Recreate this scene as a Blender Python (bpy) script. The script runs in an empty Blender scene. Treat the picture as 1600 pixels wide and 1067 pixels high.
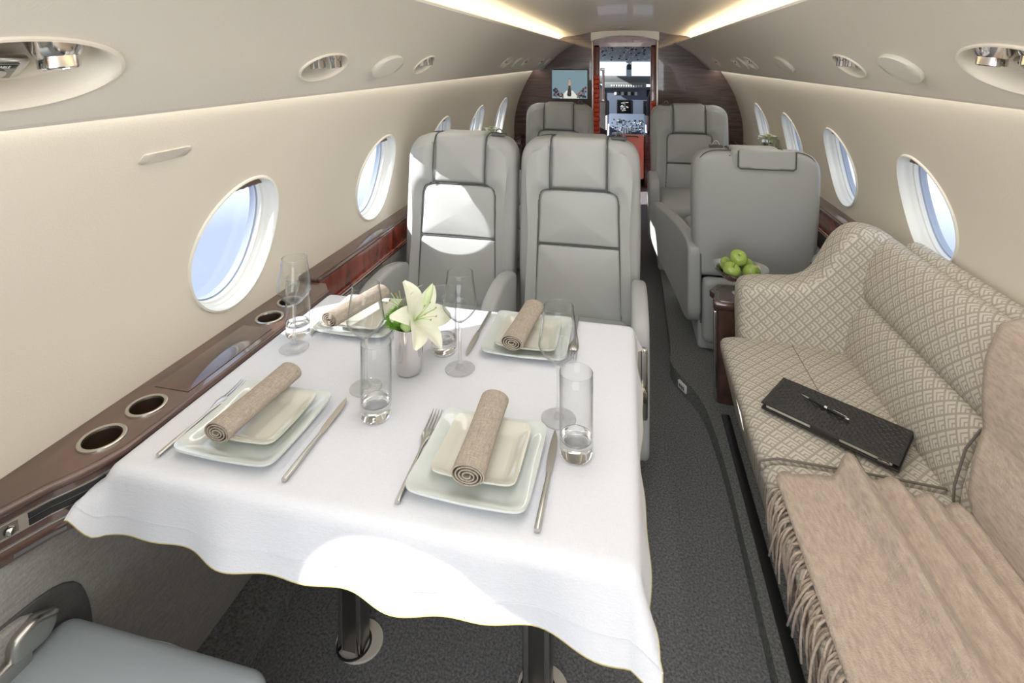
import bpy, bmesh, math, random
import numpy as np
from mathutils import Vector, Matrix
random.seed(7)
SC = bpy.context.scene
COL = SC.collection
PI = math.pi

# ------------------------------------------------------------------ camera, sky, sun, exposure
cd = bpy.data.cameras.new('camera'); cam = bpy.data.objects.new('camera', cd); COL.objects.link(cam)
cam.location = (0.04, 0.0, 1.48)
cam.rotation_euler = (PI/2, 0, math.atan(181/820.0))
cd.sensor_width = 36.0; cd.lens = 820/1600*36.0
cd.shift_y = -(533.5-93)/1600.0
cd.clip_start = 0.02
SC.camera = cam
SC.view_settings.view_transform = 'Standard'; SC.view_settings.look = 'None'
SC.view_settings.exposure = 0.45; SC.view_settings.gamma = 1.0
SC.view_settings.use_curve_mapping = False
SC.cycles.max_bounces = 14; SC.cycles.diffuse_bounces = 7; SC.cycles.glossy_bounces = 6
SC.cycles.transmission_bounces = 12; SC.cycles.transparent_max_bounces = 24
SC.cycles.sample_clamp_indirect = 6.0
SC.cycles.caustics_refractive = True; SC.cycles.caustics_reflective = False
SC.cycles.use_denoising = True

w = bpy.data.worlds.new('sky'); SC.world = w; w.use_nodes = True
nt = w.node_tree; nt.nodes.clear()
o_ = nt.nodes.new('ShaderNodeOutputWorld'); bg = nt.nodes.new('ShaderNodeBackground')
tc = nt.nodes.new('ShaderNodeTexCoord'); sp = nt.nodes.new('ShaderNodeSeparateXYZ'); cr = nt.nodes.new('ShaderNodeValToRGB')
mr = nt.nodes.new('ShaderNodeMapRange'); mr.inputs[1].default_value = -1; mr.inputs[2].default_value = 1
nt.links.new(tc.outputs['Generated'], sp.inputs[0]); nt.links.new(sp.outputs[2], mr.inputs[0]); nt.links.new(mr.outputs[0], cr.inputs[0])
cr.color_ramp.elements[0].position = 0.0; cr.color_ramp.elements[0].color = (0.36, 0.42, 0.57, 1)
cr.color_ramp.elements[1].position = 1.0; cr.color_ramp.elements[1].color = (0.55, 0.72, 1.0, 1)
for p, c in ((0.365, (0.38, 0.445, 0.60, 1)), (0.405, (0.72, 0.79, 0.95, 1)), (0.47, (0.80, 0.85, 0.97, 1)), (0.53, (0.95, 0.97, 1.0, 1)), (0.62, (0.85, 0.92, 1.0, 1))):
    e = cr.color_ramp.elements.new(p); e.color = c
bg.inputs[1].default_value = 1.35
nt.links.new(cr.outputs[0], bg.inputs[0]); nt.links.new(bg.outputs[0], o_.inputs[0])

sd = bpy.data.lights.new('sun', 'SUN'); sd.energy = 9.0; sd.angle = math.radians(0.53); sd.color = (1.0, 0.97, 0.92)
sun = bpy.data.objects.new('sun', sd); COL.objects.link(sun)
sun.rotation_euler = Vector((1.0, 0.36, -0.53)).to_track_quat('-Z', 'Y').to_euler()
def area(name, loc, direction, sx, sy, power, color=(1, 1, 1)):
    d = bpy.data.lights.new(name, 'AREA'); d.shape = 'RECTANGLE'; d.size = sx; d.size_y = sy; d.energy = power; d.color = color
    o = bpy.data.objects.new(name, d); COL.objects.link(o); o.location = loc
    o.rotation_euler = Vector(direction).to_track_quat('-Z', 'Y').to_euler(); return o
area('aft_fill_light', (0.0, -1.1, 1.15), (0, 1, 0.0), 1.5, 1.0, 18, (0.88, 0.93, 1.0))  # fill lamp added behind the camera; the aft wall there is closed
area('ceiling_fill_light', (0.0, 0.45, 1.738), (0, 0.0, -1), .55, 2.9, 10, (1.0, 0.97, 0.93))  # unseen overhead fill lamp, added to brighten table, seats and sofa
COVE = 7

# ------------------------------------------------------------------ materials
def nd(t, kind, **kw):
    n = t.nodes.new(kind)
    for k, v in kw.items(): setattr(n, k, v)
    return n
def mat(name, col, rough=0.5, metal=0.0, bump=None, coat=0.0, spec=0.5, var=None, sheen=0.0, coord='Object'):
    m = bpy.data.materials.new(name); m.use_nodes = True; t = m.node_tree; b = t.nodes['Principled BSDF']
    b.inputs['Base Color'].default_value = (*col, 1); b.inputs['Roughness'].default_value = rough; b.inputs['Metallic'].default_value = metal
    b.inputs['Specular IOR Level'].default_value = spec
    if coat: b.inputs['Coat Weight'].default_value = coat; b.inputs['Coat Roughness'].default_value = 0.03
    if sheen: b.inputs['Sheen Weight'].default_value = sheen; b.inputs['Sheen Roughness'].default_value = 0.4
    if bump or var: tcn = nd(t, 'ShaderNodeTexCoord')
    if bump:
        sc, st = bump[:2]
        n = nd(t, 'ShaderNodeTexNoise'); n.inputs['Scale'].default_value = sc; n.inputs['Detail'].default_value = 3
        t.links.new(tcn.outputs[coord], n.inputs['Vector'])
        bp = nd(t, 'ShaderNodeBump'); bp.inputs['Strength'].default_value = st; bp.inputs['Distance'].default_value = bump[2] if len(bump) > 2 else 0.002
        t.links.new(n.outputs[0], bp.inputs['Height']); t.links.new(bp.outputs[0], b.inputs['Normal'])
    if var:
        sc, amt = var[:2]
        n = nd(t, 'ShaderNodeTexNoise'); n.inputs['Scale'].default_value = sc; n.inputs['Detail'].default_value = 5
        mp = nd(t, 'ShaderNodeMapping'); mp.inputs['Scale'].default_value = var[2] if len(var) > 2 else (1, 1, 1)
        t.links.new(tcn.outputs[coord], mp.inputs[0]); t.links.new(mp.outputs[0], n.inputs['Vector'])
        r = nd(t, 'ShaderNodeValToRGB'); r.color_ramp.elements[0].position = 0.3; r.color_ramp.elements[1].position = 0.7
        r.color_ramp.elements[0].color = (*[c*(1-amt) for c in col], 1); r.color_ramp.elements[1].color = (*[min(1, c*(1+amt)) for c in col], 1)
        t.links.new(n.outputs[0], r.inputs[0]); t.links.new(r.outputs[0], b.inputs['Base Color'])
    return m
def emit(name, col, s):
    m = bpy.data.materials.new(name); m.use_nodes = True; t = m.node_tree; t.nodes.clear()
    o = nd(t, 'ShaderNodeOutputMaterial'); e = nd(t, 'ShaderNodeEmission'); e.inputs[0].default_value = (*col, 1); e.inputs[1].default_value = s
    t.links.new(e.outputs[0], o.inputs[0]); return m
def thin_glass(name, tint, gain=1.0, edge=1.0):
    m = bpy.data.materials.new(name); m.use_nodes = True; t = m.node_tree; t.nodes.clear()
    o = nd(t, 'ShaderNodeOutputMaterial'); tr = nd(t, 'ShaderNodeBsdfTransparent'); gl = nd(t, 'ShaderNodeBsdfGlossy'); mx = nd(t, 'ShaderNodeMixShader')
    lw = nd(t, 'ShaderNodeLayerWeight'); lw.inputs[0].default_value = 0.5
    pw = nd(t, 'ShaderNodeMath', operation='POWER'); pw.inputs[1].default_value = 3.6; t.links.new(lw.outputs['Facing'], pw.inputs[0])
    fr = nd(t, 'ShaderNodeMapRange'); t.links.new(pw.outputs[0], fr.inputs[0]); fr.inputs[3].default_value = 0.03*gain; fr.inputs[4].default_value = 0.85*gain
    ed = nd(t, 'ShaderNodeMath', operation='POWER'); ed.inputs[1].default_value = 5.0; t.links.new(lw.outputs['Facing'], ed.inputs[0])
    tm = nd(t, 'ShaderNodeMix', data_type='RGBA'); tm.inputs['A'].default_value = (*tint, 1); tm.inputs['B'].default_value = (*[c*edge for c in tint], 1)
    t.links.new(ed.outputs[0], tm.inputs['Factor'])
    gl.inputs['Roughness'].default_value = 0.0; 
    t.links.new(tm.outputs['Result'], tr.inputs[0]); t.links.new(fr.outputs[0], mx.inputs[0]); t.links.new(tr.outputs[0], mx.inputs[1]); t.links.new(gl.outputs[0], mx.inputs[2]); t.links.new(mx.outputs[0], o.inputs[0])
    return m
def wood(name, dark, light, rough=0.25, coat=1.0, scale=(1, 1, 1), wave=9.0):
    m = bpy.data.materials.new(name); m.use_nodes = True; t = m.node_tree; b = t.nodes['Principled BSDF']
    tcn = nd(t, 'ShaderNodeTexCoord'); mp = nd(t, 'ShaderNodeMapping'); mp.inputs['Scale'].default_value = scale
    n = nd(t, 'ShaderNodeTexNoise'); n.inputs['Scale'].default_value = wave; n.inputs['Detail'].default_value = 6; n.inputs['Distortion'].default_value = 0.6
    r = nd(t, 'ShaderNodeValToRGB'); r.color_ramp.elements[0].position = 0.32; r.color_ramp.elements[1].position = 0.68
    r.color_ramp.elements[0].color = (*dark, 1); r.color_ramp.elements[1].color = (*light, 1)
    t.links.new(tcn.outputs['Object'], mp.inputs[0]); t.links.new(mp.outputs[0], n.inputs['Vector']); t.links.new(n.outputs[0], r.inputs[0]); t.links.new(r.outputs[0], b.inputs['Base Color'])
    b.inputs['Roughness'].default_value = rough; b.inputs['Coat Weight'].default_value = coat; b.inputs['Coat Roughness'].default_value = 0.02; b.inputs['Coat IOR'].default_value = 1.6
    return m
def key_fabric(name, light, dark, cell=0.036):
    m = bpy.data.materials.new(name); m.use_nodes = True; t = m.node_tree; b = t.nodes['Principled BSDF']; L = t.links.new
    uv = nd(t, 'ShaderNodeTexCoord'); s = nd(t, 'ShaderNodeSeparateXYZ'); L(uv.outputs['UV'], s.inputs[0])
    def M(op, a, bb=None):
        n = nd(t, 'ShaderNodeMath', operation=op)
        for i, x in enumerate((a, bb)):
            if x is None: continue
            if isinstance(x, (int, float)): n.inputs[i].default_value = x
            else: L(x, n.inputs[i])
        return n.outputs[0]
    k = 0.7071/cell
    p = M('FRACT', M('MULTIPLY', M('ADD', s.outputs[0], s.outputs[1]), k))
    q = M('FRACT', M('MULTIPLY', M('SUBTRACT', s.outputs[0], s.outputs[1]), k))
    mx = M('MAXIMUM', p, q); mn = M('MINIMUM', p, q)
    st = M('LESS_THAN', M('FRACT', M('MULTIPLY', mx, 3.2)), 0.36)
    gr = M('LESS_THAN', mn, 0.11)
    f = M('MAXIMUM', st, gr)
    mix = nd(t, 'ShaderNodeMix', data_type='RGBA'); mix.inputs['A'].default_value = (*light, 1); mix.inputs['B'].default_value = (*dark, 1)
    L(f, mix.inputs['Factor']); L(mix.outputs['Result'], b.inputs['Base Color'])
    bp = nd(t, 'ShaderNodeBump'); bp.inputs['Strength'].default_value = 0.4; bp.inputs['Distance'].default_value = 0.0012
    L(M('SUBTRACT', 1.0, f), bp.inputs['Height']); L(bp.outputs[0], b.inputs['Normal'])
    b.inputs['Roughness'].default_value = 0.8; b.inputs['Specular IOR Level'].default_value = 0.25
    return m
def weave(name, col, amt=0.12, scale=420, rough=0.9, sheen=0.0, var=None):
    m = mat(name, col, rough, spec=0.2, sheen=sheen); t = m.node_tree; b = t.nodes['Principled BSDF']; L = t.links.new
    tcn = nd(t, 'ShaderNodeTexCoord'); outs = []
    for sc in ((1, 0.12, 0.6), (0.12, 1, 0.6)):
        mp = nd(t, 'ShaderNodeMapping'); mp.inputs['Scale'].default_value = sc; n = nd(t, 'ShaderNodeTexNoise'); n.inputs['Scale'].default_value = scale; n.inputs['Detail'].default_value = 2
        L(tcn.outputs['Object'], mp.inputs[0]); L(mp.outputs[0], n.inputs['Vector']); outs.append(n.outputs[0])
    a = nd(t, 'ShaderNodeMath', operation='ADD'); L(outs[0], a.inputs[0]); L(outs[1], a.inputs[1])
    r = nd(t, 'ShaderNodeMapRange'); r.inputs[1].default_value = 0.7; r.inputs[2].default_value = 1.3; L(a.outputs[0], r.inputs[0])
    mix = nd(t, 'ShaderNodeMix', data_type='RGBA'); mix.inputs['A'].default_value = (*[c*(1-amt) for c in col], 1); mix.inputs['B'].default_value = (*[min(1, c*(1+amt)) for c in col], 1)
    L(r.outputs[0], mix.inputs['Factor']); L(mix.outputs['Result'], b.inputs['Base Color'])
    bp = nd(t, 'ShaderNodeBump'); bp.inputs['Strength'].default_value = 0.35; bp.inputs['Distance'].default_value = 0.001; L(a.outputs[0], bp.inputs['Height']); L(bp.outputs[0], b.inputs['Normal'])
    return m

WPETAL = mat('white_bloom', (0.86, 0.86, 0.80), 0.6)
CREAM = mat('cream_leatherette', (0.745, 0.695, 0.60), 0.55, bump=(260, 0.25, 0.0015), spec=0.35)
PSUM = mat('pale_leatherette', (0.705, 0.67, 0.595), 0.5, bump=(230, 0.35, 0.0018), spec=0.35)
CEIL = mat('ceiling_panel', (0.70, 0.68, 0.64), 0.42, spec=0.4, coat=0.08)
REVEAL = mat('window_reveal', (0.80, 0.79, 0.72), 0.35)
WHITE = mat('white_plastic', (0.8, 0.8, 0.78), 0.35)
LEATHER = mat('grey_leather', (0.43, 0.445, 0.44), 0.42, bump=(300, 0.18, 0.001), spec=0.4)
LEATHER2 = mat('blue_grey_leather', (0.40, 0.46, 0.50), 0.4, bump=(320, 0.18, 0.001), spec=0.4)
PIPE = mat('dark_piping', (0.09, 0.095, 0.095), 0.6)
TPIPE = mat('taupe_piping', (0.17, 0.15, 0.13), 0.7)
SILVER = mat('bright_silver', (0.88, 0.86, 0.83), 0.2, 1.0)
BRONZE = mat('bronze_well', (0.40, 0.33, 0.28), 0.3, 1.0)
GASKET = mat('window_gasket', (0.42, 0.47, 0.55), 0.4)
CARPET = mat('charcoal_carpet', (0.19, 0.194, 0.20), 0.95, bump=(420, 0.9, 0.004), var=(160, 0.45), spec=0.1)
CARPET2 = mat('olive_charcoal_carpet', (0.185, 0.190, 0.180), 0.95, bump=(420, 0.9, 0.004), var=(160, 0.45), spec=0.1)
PANELF = weave('grey_panel_fabric', (0.34, 0.335, 0.315), 0.15, 330)
GAPSHADE = weave('gap_shade', (0.10, 0.10, 0.10), 0.12, 330)
WOOD = wood('walnut_veneer', (0.045, 0.021, 0.016), (0.115, 0.055, 0.042), 0.3, 1.0, (1, 0.35, 1), 14)
WOODR = wood('mahogany_veneer', (0.10, 0.018, 0.010), (0.30, 0.055, 0.028), 0.25, 1.0, (1, 4, 0.6), 7)
WOODB = wood('bulkhead_veneer', (0.050, 0.026, 0.022), (0.125, 0.075, 0.066), 0.35, 0.7, (1, 1, 9), 5)
CHROME = mat('polished_metal', (0.72, 0.70, 0.68), 0.12, 1.0)
STEEL = mat('brushed_steel', (0.60, 0.585, 0.55), 0.28, 1.0)
DSTEEL = mat('dark_steel', (0.30, 0.29, 0.28), 0.3, 1.0)
BLACK = mat('black_plastic', (0.012, 0.012, 0.013), 0.4)
CLOTH = weave('white_linen', (0.665, 0.68, 0.73), 0.03, 700, 0.85)
PORC = mat('celadon_porcelain', (0.60, 0.64, 0.63), 0.12, coat=0.6)
PORC2 = mat('ivory_porcelain', (0.60, 0.595, 0.53), 0.12, coat=0.6)
LINEN = weave('taupe_linen', (0.37, 0.32, 0.265), 0.22, 520, 0.95)
GLASS = thin_glass('clear_glass', (0.985, 0.99, 0.99), 0.9, .35)
PANE = thin_glass('window_glass', (0.93, 0.95, 1.0), 0.7)
SOLIDG = bpy.data.materials.new('solid_glass'); SOLIDG.use_nodes = True
_b = SOLIDG.node_tree.nodes['Principled BSDF']; _b.inputs['Transmission Weight'].default_value = 1; _b.inputs['Roughness'].default_value = 0.0; _b.inputs['IOR'].default_value = 1.45
THICKG = bpy.data.materials.new('thick_glass'); THICKG.use_nodes = True
_t = THICKG.node_tree; _t.nodes.clear(); _o = nd(_t, 'ShaderNodeOutputMaterial'); _m = nd(_t, 'ShaderNodeMixShader'); _a = nd(_t, 'ShaderNodeBsdfTransparent'); _g = nd(_t, 'ShaderNodeBsdfGlass')
_g.inputs['Roughness'].default_value = 0; _g.inputs['IOR'].default_value = 1.45; _m.inputs[0].default_value = .5
_t.links.new(_a.outputs[0], _m.inputs[1]); _t.links.new(_g.outputs[0], _m.inputs[2]); _t.links.new(_m.outputs[0], _o.inputs[0])
SOFAF = key_fabric('key_pattern_fabric', (0.60, 0.56, 0.485), (0.385, 0.35, 0.30))
WOOL = mat('beige_wool', (0.47, 0.385, 0.315), 0.95, bump=(300, 0.7, 0.003), var=(140, 0.16, (1, 0.3, 1)), spec=0.1, sheen=0.2)
BLEATH = mat('black_woven_leather', (0.022, 0.021, 0.02), 0.38)
PAPER = mat('paper', (0.62, 0.57, 0.47), 0.8)
APPLE = mat('green_apple', (0.36, 0.50, 0.10), 0.25, var=(9, 0.28), coat=0.4)
STEMB = mat('brown_stem', (0.12, 0.07, 0.03), 0.8)
PETAL = mat('lily_petal', (0.70, 0.715, 0.585), 0.5, var=(30, 0.08))
PETALG = mat('green_white_petal', (0.62, 0.72, 0.42), 0.5, var=(30, 0.1))
GREEN = mat('fresh_green', (0.16, 0.36, 0.03), 0.6, var=(60, 0.35))
LEAFM = mat('pale_green_leaf', (0.42, 0.58, 0.20), 0.4)
POLLEN = mat('stamen', (0.38, 0.25, 0.10), 0.7)
SUNLIT_RED = mat('sunlit_red', (0.85, 0.085, 0.03), 0.35, bump=(45, 0.6, 0.01), var=(40, 0.45))  # brightened red: sunlight on the doorway strips is put into the colour
PINK = mat('salmon_leather', (0.85, 0.48, 0.40), 0.5)
PANELB = mat('blue_grey_panel', (0.12, 0.155, 0.215), 0.5)
PANELG = mat('overhead_grey', (0.36, 0.42, 0.44), 0.5)
SCREEN = mat('dark_display', (0.006, 0.007, 0.009), 0.1)
BROWNS = mat('brown_shade', (0.17, 0.12, 0.085), 0.6)
GOLD = mat('gold_hem', (0.42, 0.34, 0.12), 0.7)
SKIN = mat('skin_print', (0.55, 0.36, 0.25), 0.6)

# ------------------------------------------------------------------ geometry kit
class G:
    def __init__(s): s.v = []; s.f = []; s.uv = None
    def add(s, v, f):
        n = len(s.v); s.v += [tuple(map(float, p)) for p in v]; s.f += [tuple(i+n for i in q) for q in f]; return s
    def warp(s, fn): s.v = [tuple(fn(*p)) for p in s.v]; return s
    def move(s, x=0, y=0, z=0): s.v = [(a+x, b+y, c+z) for a, b, c in s.v]; return s
    def rot(s, M): s.v = [tuple(M @ Vector(p)) for p in s.v]; return s
def build(name, g, m, parent=None, smooth=True, cube_uv=False, kind=None, label=None):
    me = bpy.data.meshes.new(name); me.from_pydata(g.v, [], g.f); me.validate(); 
    bm = bmesh.new(); bm.from_mesh(me); bmesh.ops.recalc_face_normals(bm, faces=bm.faces); bm.to_mesh(me); bm.free()
    if smooth:
        me.polygons.foreach_set('use_smooth', [True]*len(me.polygons))
        try: me.set_sharp_from_angle(angle=math.radians(42))
        except Exception: pass
    if cube_uv:
        ul = me.uv_layers.new(name='UVMap'); vs = me.vertices
        for p in me.polygons:
            a, b, c = map(abs, p.normal)
            for li in p.loop_indices:
                co = vs[me.loops[li].vertex_index].co
                ul.data[li].uv = (co.y, co.z) if a >= b and a >= c else ((co.x, co.z) if b >= c else (co.y, co.x))
    elif g.uv is not None:
        ul = me.uv_layers.new(name='UVMap')
        for p in me.polygons:
            for li in p.loop_indices: ul.data[li].uv = g.uv[me.loops[li].vertex_index]
    if m: me.materials.append(m)
    o = bpy.data.objects.new(name, me); COL.objects.link(o)
    if parent: o.parent = parent
    if kind: o['kind'] = kind
    if label: o['label'] = label
    return o
def thing(name, label, cat, loc=(0, 0, 0), rz=0.0, group=None):
    o = bpy.data.objects.new(name, None); COL.objects.link(o); o.location = loc; o.rotation_euler = (0, 0, rz)
    o.empty_display_size = 0.05; o['label'] = label; o['category'] = cat
    if group: o['group'] = group
    return o
def tag(o, label, cat, group=None):
    o['label'] = label; o['category'] = cat
    if group: o['group'] = group
    return o
def dup(root, loc, rz, label, group=None):
    def cp(o, par):
        c = o.copy(); COL.objects.link(c); c.parent = par
        for ch in list(o.children): cp(ch, c)
        return c
    r = cp(root, None); r.location = loc; r.rotation_euler = (0, 0, rz); r['label'] = label
    if group: r['group'] = group
    return r
def lathe(prof, n=32, cx=0, cy=0, sx=1, sy=1):
    g = G(); v = []; f = []
    for r, z in prof:
        for i in range(n): a = 2*PI*i/n; v.append((cx+r*math.cos(a)*sx, cy+r*math.sin(a)*sy, z))
    for k in range(len(prof)-1):
        for i in range(n): j = (i+1) % n; f.append((k*n+i, k*n+j, (k+1)*n+j, (k+1)*n+i))
    if prof[0][0] > 1e-5: f.append(tuple(range(n))) if False else None
    return g.add(v, [q for q in f if q])
def disc(r, z, n=32, cx=0, cy=0):
    return G().add([(cx+r*math.cos(2*PI*i/n), cy+r*math.sin(2*PI*i/n), z) for i in range(n)], [tuple(range(n))])
def tube(pts, r, n=8, closed=False, cap=True):
    pts = [Vector(p) for p in pts]; N = len(pts); v = []; f = []
    rr = r if isinstance(r, (list, tuple)) else [r]*N
    up = Vector((0, 0, 1)); prev = None
    for i, p in enumerate(pts):
        if closed: t = pts[(i+1) % N]-pts[i-1]
        else: t = pts[min(i+1, N-1)]-pts[max(i-1, 0)]
        t = t.normalized() if t.length > 1e-9 else Vector((0, 0, 1))
        if prev is None:
            a = Vector((1, 0, 0)) if abs(t.x) < 0.8 else Vector((0, 1, 0)); u = (a-t*a.dot(t)).normalized()
        else:
            u = prev-t*prev.dot(t); u = u.normalized() if u.length > 1e-6 else prev
        prev = u; b = t.cross(u)
        for k in range(n): a = 2*PI*k/n; v.append(p+(u*math.cos(a)+b*math.sin(a))*rr[i])
    M = N if closed else N-1
    for i in range(M):
        for k in range(n): j = (k+1) % n; i2 = (i+1) % N; f.append((i*n+k, i*n+j, i2*n+j, i2*n+k))
    if not closed and cap: f.append(tuple(range(n))[::-1]); f.append(tuple(range((N-1)*n, N*n)))
    return G().add(v, f)
def rbox(x0, x1, y0, y1, z0, z1, r=0.01, n=3, puff=0.0, div=1):
    """rounded box: grid on each face, clamped to an inner box and pushed out by r"""
    cx, cy, cz = (x0+x1)/2, (y0+y1)/2, (z0+z1)/2; h = Vector(((x1-x0)/2, (y1-y0)/2, (z1-z0)/2)); r = min(r, h.x*0.999, h.y*0.999, h.z*0.999)
    def ax(hh):
        s = [-hh+r*(1-math.cos(PI/2*k/n)) for k in range(n)] ; m = [(-hh+r)+(2*(hh-r))*k/div for k in range(div+1)]
        return s+m+[-a for a in s[::-1]]
    A = [ax(h.x), ax(h.y), ax(h.z)]; idx = {}; v = []; f = []
    def vid(p):
        k = tuple(round(c, 6) for c in p)
        if k not in idx:
            idx[k] = len(v); q = Vector([max(-(h[i]-r), min(h[i]-r, p[i])) for i in range(3)]); d = Vector(p)-q
            pos = q+(d.normalized()*r if d.length > 1e-9 else d)
            if puff:
                wz = (1-(pos.x/h.x)**2)*(1-(pos.y/h.y)**2)
                pos = Vector((pos.x, pos.y, pos.z+(puff*wz if pos.z > 0 else 0)))
            v.append(pos+Vector((cx, cy, cz)))
        return idx[k]
    for a in range(3):
        b, c = (a+1) % 3, (a+2) % 3
        for s in (-1, 1):
            for i in range(len(A[b])-1):
                for j in range(len(A[c])-1):
                    q = []
                    for bi, cj in ((i, j), (i+1, j), (i+1, j+1), (i, j+1)):
                        p = [0, 0, 0]; p[a] = s*h[a]; p[b] = A[b][bi]; p[c] = A[c][cj]; q.append(vid(p))
                    q = list(dict.fromkeys(q))
                    if len(q) > 2: f.append(tuple(q))
    return G().add(v, f)
def fillet(pts, rad, seg=6, closed=True):
    out = []; N = len(pts)
    for i, p in enumerate(pts):
        r = rad[i] if isinstance(rad, (list, tuple)) else rad
        if (not closed and i in (0, N-1)) or r <= 0: out.append(tuple(p)); continue
        P = Vector(p); a = Vector(pts[i-1])-P; b = Vector(pts[(i+1) % N])-P
        ra = min(r, a.length*0.49); rb = min(r, b.length*0.49)
        A = P+a.normalized()*ra; B = P+b.normalized()*rb
        for k in range(seg+1):
            t = k/seg; q = A*(1-t)**2+P*2*t*(1-t)+B*t*t; out.append(tuple(q))
    return out
def resample(pts, n, closed=True):
    P = [np.array(p, float) for p in pts]
    if closed: P = P+[P[0]]
    d = [0]
    for a, b in zip(P, P[1:]): d.append(d[-1]+np.linalg.norm(b-a))
    d = np.array(d); s = np.linspace(0, d[-1], n+1)[:-1] if closed else np.linspace(0, d[-1], n)
    P = np.array(P)
    return [tuple(np.interp(x, d, P[:, k]) for k in range(P.shape[1])) for x in s]
def puffy(outline, y0, y1, r=0.02, rings=8, bulge=0.0, disp=None, back_rings=4, back_bulge=0.0, c=None, n=None, edge=5):
    """closed cushion body: outline in (a, b), depth from y0 (front) to y1 (back); returns G in (a, depth, b)"""
    O = [Vector(p) for p in (resample(outline, n) if n else outline)]; N = len(O)
    if c is None: c = (sum(p.x for p in O)/N, sum(p.y for p in O)/N)
    c = Vector(c); v = []; f = []; ringix = []
    def ring(fn):
        b = len(v)
        for p in O: v.append(fn(p))
        ringix.append(b)
    def inset(p, d): q = p-c; l = q.length; return c+q*(1-min(d/l, 0.98))
    D = disp or (lambda a, b: 0.0)
    for k in range(rings, 0, -1):
        t = k/rings if False else (rings-k+0)/rings
    fr = [(i/rings) for i in range(1, rings+1)]
    v.append((c.x, y0-bulge+D(c.x, c.y), c.y))
    for t in fr:
        def fn(p, t=t):
            q = inset(p, r); q = c+(q-c)*t; return (q.x, y0-bulge*(1-t*t)+D(q.x, q.y), q.y)
        ring(fn)
    for k in range(edge-1, -1, -1):
        ph = PI/2*k/edge
        def fn(p, ph=ph):
            q = inset(p, r*(1-math.cos(ph))); return (q.x, y0+r-r*math.sin(ph), q.y)
        ring(fn)
    for k in range(0, edge+1):
        ph = PI/2*k/edge
        def fn(p, ph=ph):
            q = inset(p, r*(1-math.cos(ph))); return (q.x, y1-r+r*math.sin(ph), q.y)
        ring(fn)
    for k in range(back_rings-1, 0, -1):
        t = k/back_rings
        def fn(p, t=t):
            q = inset(p, r); q = c+(q-c)*t; return (q.x, y1+back_bulge*(1-t*t), q.y)
        ring(fn)
    v.append((c.x, y1+back_bulge, c.y)); last = len(v)-1
    for i in range(N): f.append((0, ringix[0]+i, ringix[0]+(i+1) % N))
    for a, b in zip(ringix, ringix[1:]):
        for i in range(N): j = (i+1) % N; f.append((a+i, a+j, b+j, b+i))
    for i in range(N): f.append((last, ringix[-1]+(i+1) % N, ringix[-1]+i))
    return G().add(v, f)
def prism(outline, z0, z1, bev=0.0):
    """outline in (x, y) extruded in z with a small chamfer, convex or star-shaped caps"""
    N = len(outline); cx = sum(p[0] for p in outline)/N; cy = sum(p[1] for p in outline)/N
    def sc(p, d):
        q = Vector((p[0]-cx, p[1]-cy)); l = q.length; k = 1-d/l if l > d else 0.5; return (cx+q.x*k, cy+q.y*k)
    L = [(bev, z0), (0, z0+bev), (0, z1-bev), (bev, z1)] if bev else [(0, z0), (0, z1)]
    v = []; f = []
    for d, z in L: v += [(*sc(p, d), z) if d else (p[0], p[1], z) for p in outline]
    for k in range(len(L)-1):
        for i in range(N): j = (i+1) % N; f.append((k*N+i, k*N+j, (k+1)*N+j, (k+1)*N+i))
    f.append(tuple(range(N))[::-1]); f.append(tuple(range((len(L)-1)*N, len(L)*N)))
    return G().add(v, f)
def ppoly(outer, holes, z0, z1):
    """flat plate in xy with holes, filled and extruded"""
    cu = bpy.data.curves.new('tmp', 'CURVE'); cu.dimensions = '2D'; cu.fill_mode = 'BOTH'; cu.extrude = (z1-z0)/2
    for loop in [outer]+holes:
        s = cu.splines.new('POLY'); s.points.add(len(loop)-1); s.use_cyclic_u = True
        for p, q in zip(s.points, loop): p.co = (q[0], q[1], 0, 1)
    ob = bpy.data.objects.new('tmp', cu); me = bpy.data.meshes.new_from_object(ob)
    g = G().add([(v.co.x, v.co.y, v.co.z+(z0+z1)/2) for v in me.vertices], [tuple(p.vertices) for p in me.polygons])
    bpy.data.objects.remove(ob); bpy.data.curves.remove(cu); bpy.data.meshes.remove(me); return g
def ellipse(cx, cy, a, b, n=40, p=2.0):
    o = []
    for i in range(n):
        t = 2*PI*i/n; c, s = math.cos(t), math.sin(t)
        o.append((cx+a*math.copysign(abs(c)**(2/p), c), cy+b*math.copysign(abs(s)**(2/p), s)))
    return o
def text_mesh(s, size, depth=0.0004):
    cu = bpy.data.curves.new('tmp', 'FONT'); cu.body = s; cu.size = size; cu.extrude = depth; cu.align_x = 'CENTER'; cu.align_y = 'CENTER'
    ob = bpy.data.objects.new('tmp', cu); me = bpy.data.meshes.new_from_object(ob)
    g = G().add([tuple(v.co) for v in me.vertices], [tuple(p.vertices) for p in me.polygons])
    bpy.data.objects.remove(ob); bpy.data.curves.remove(cu); bpy.data.meshes.remove(me); return g

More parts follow.
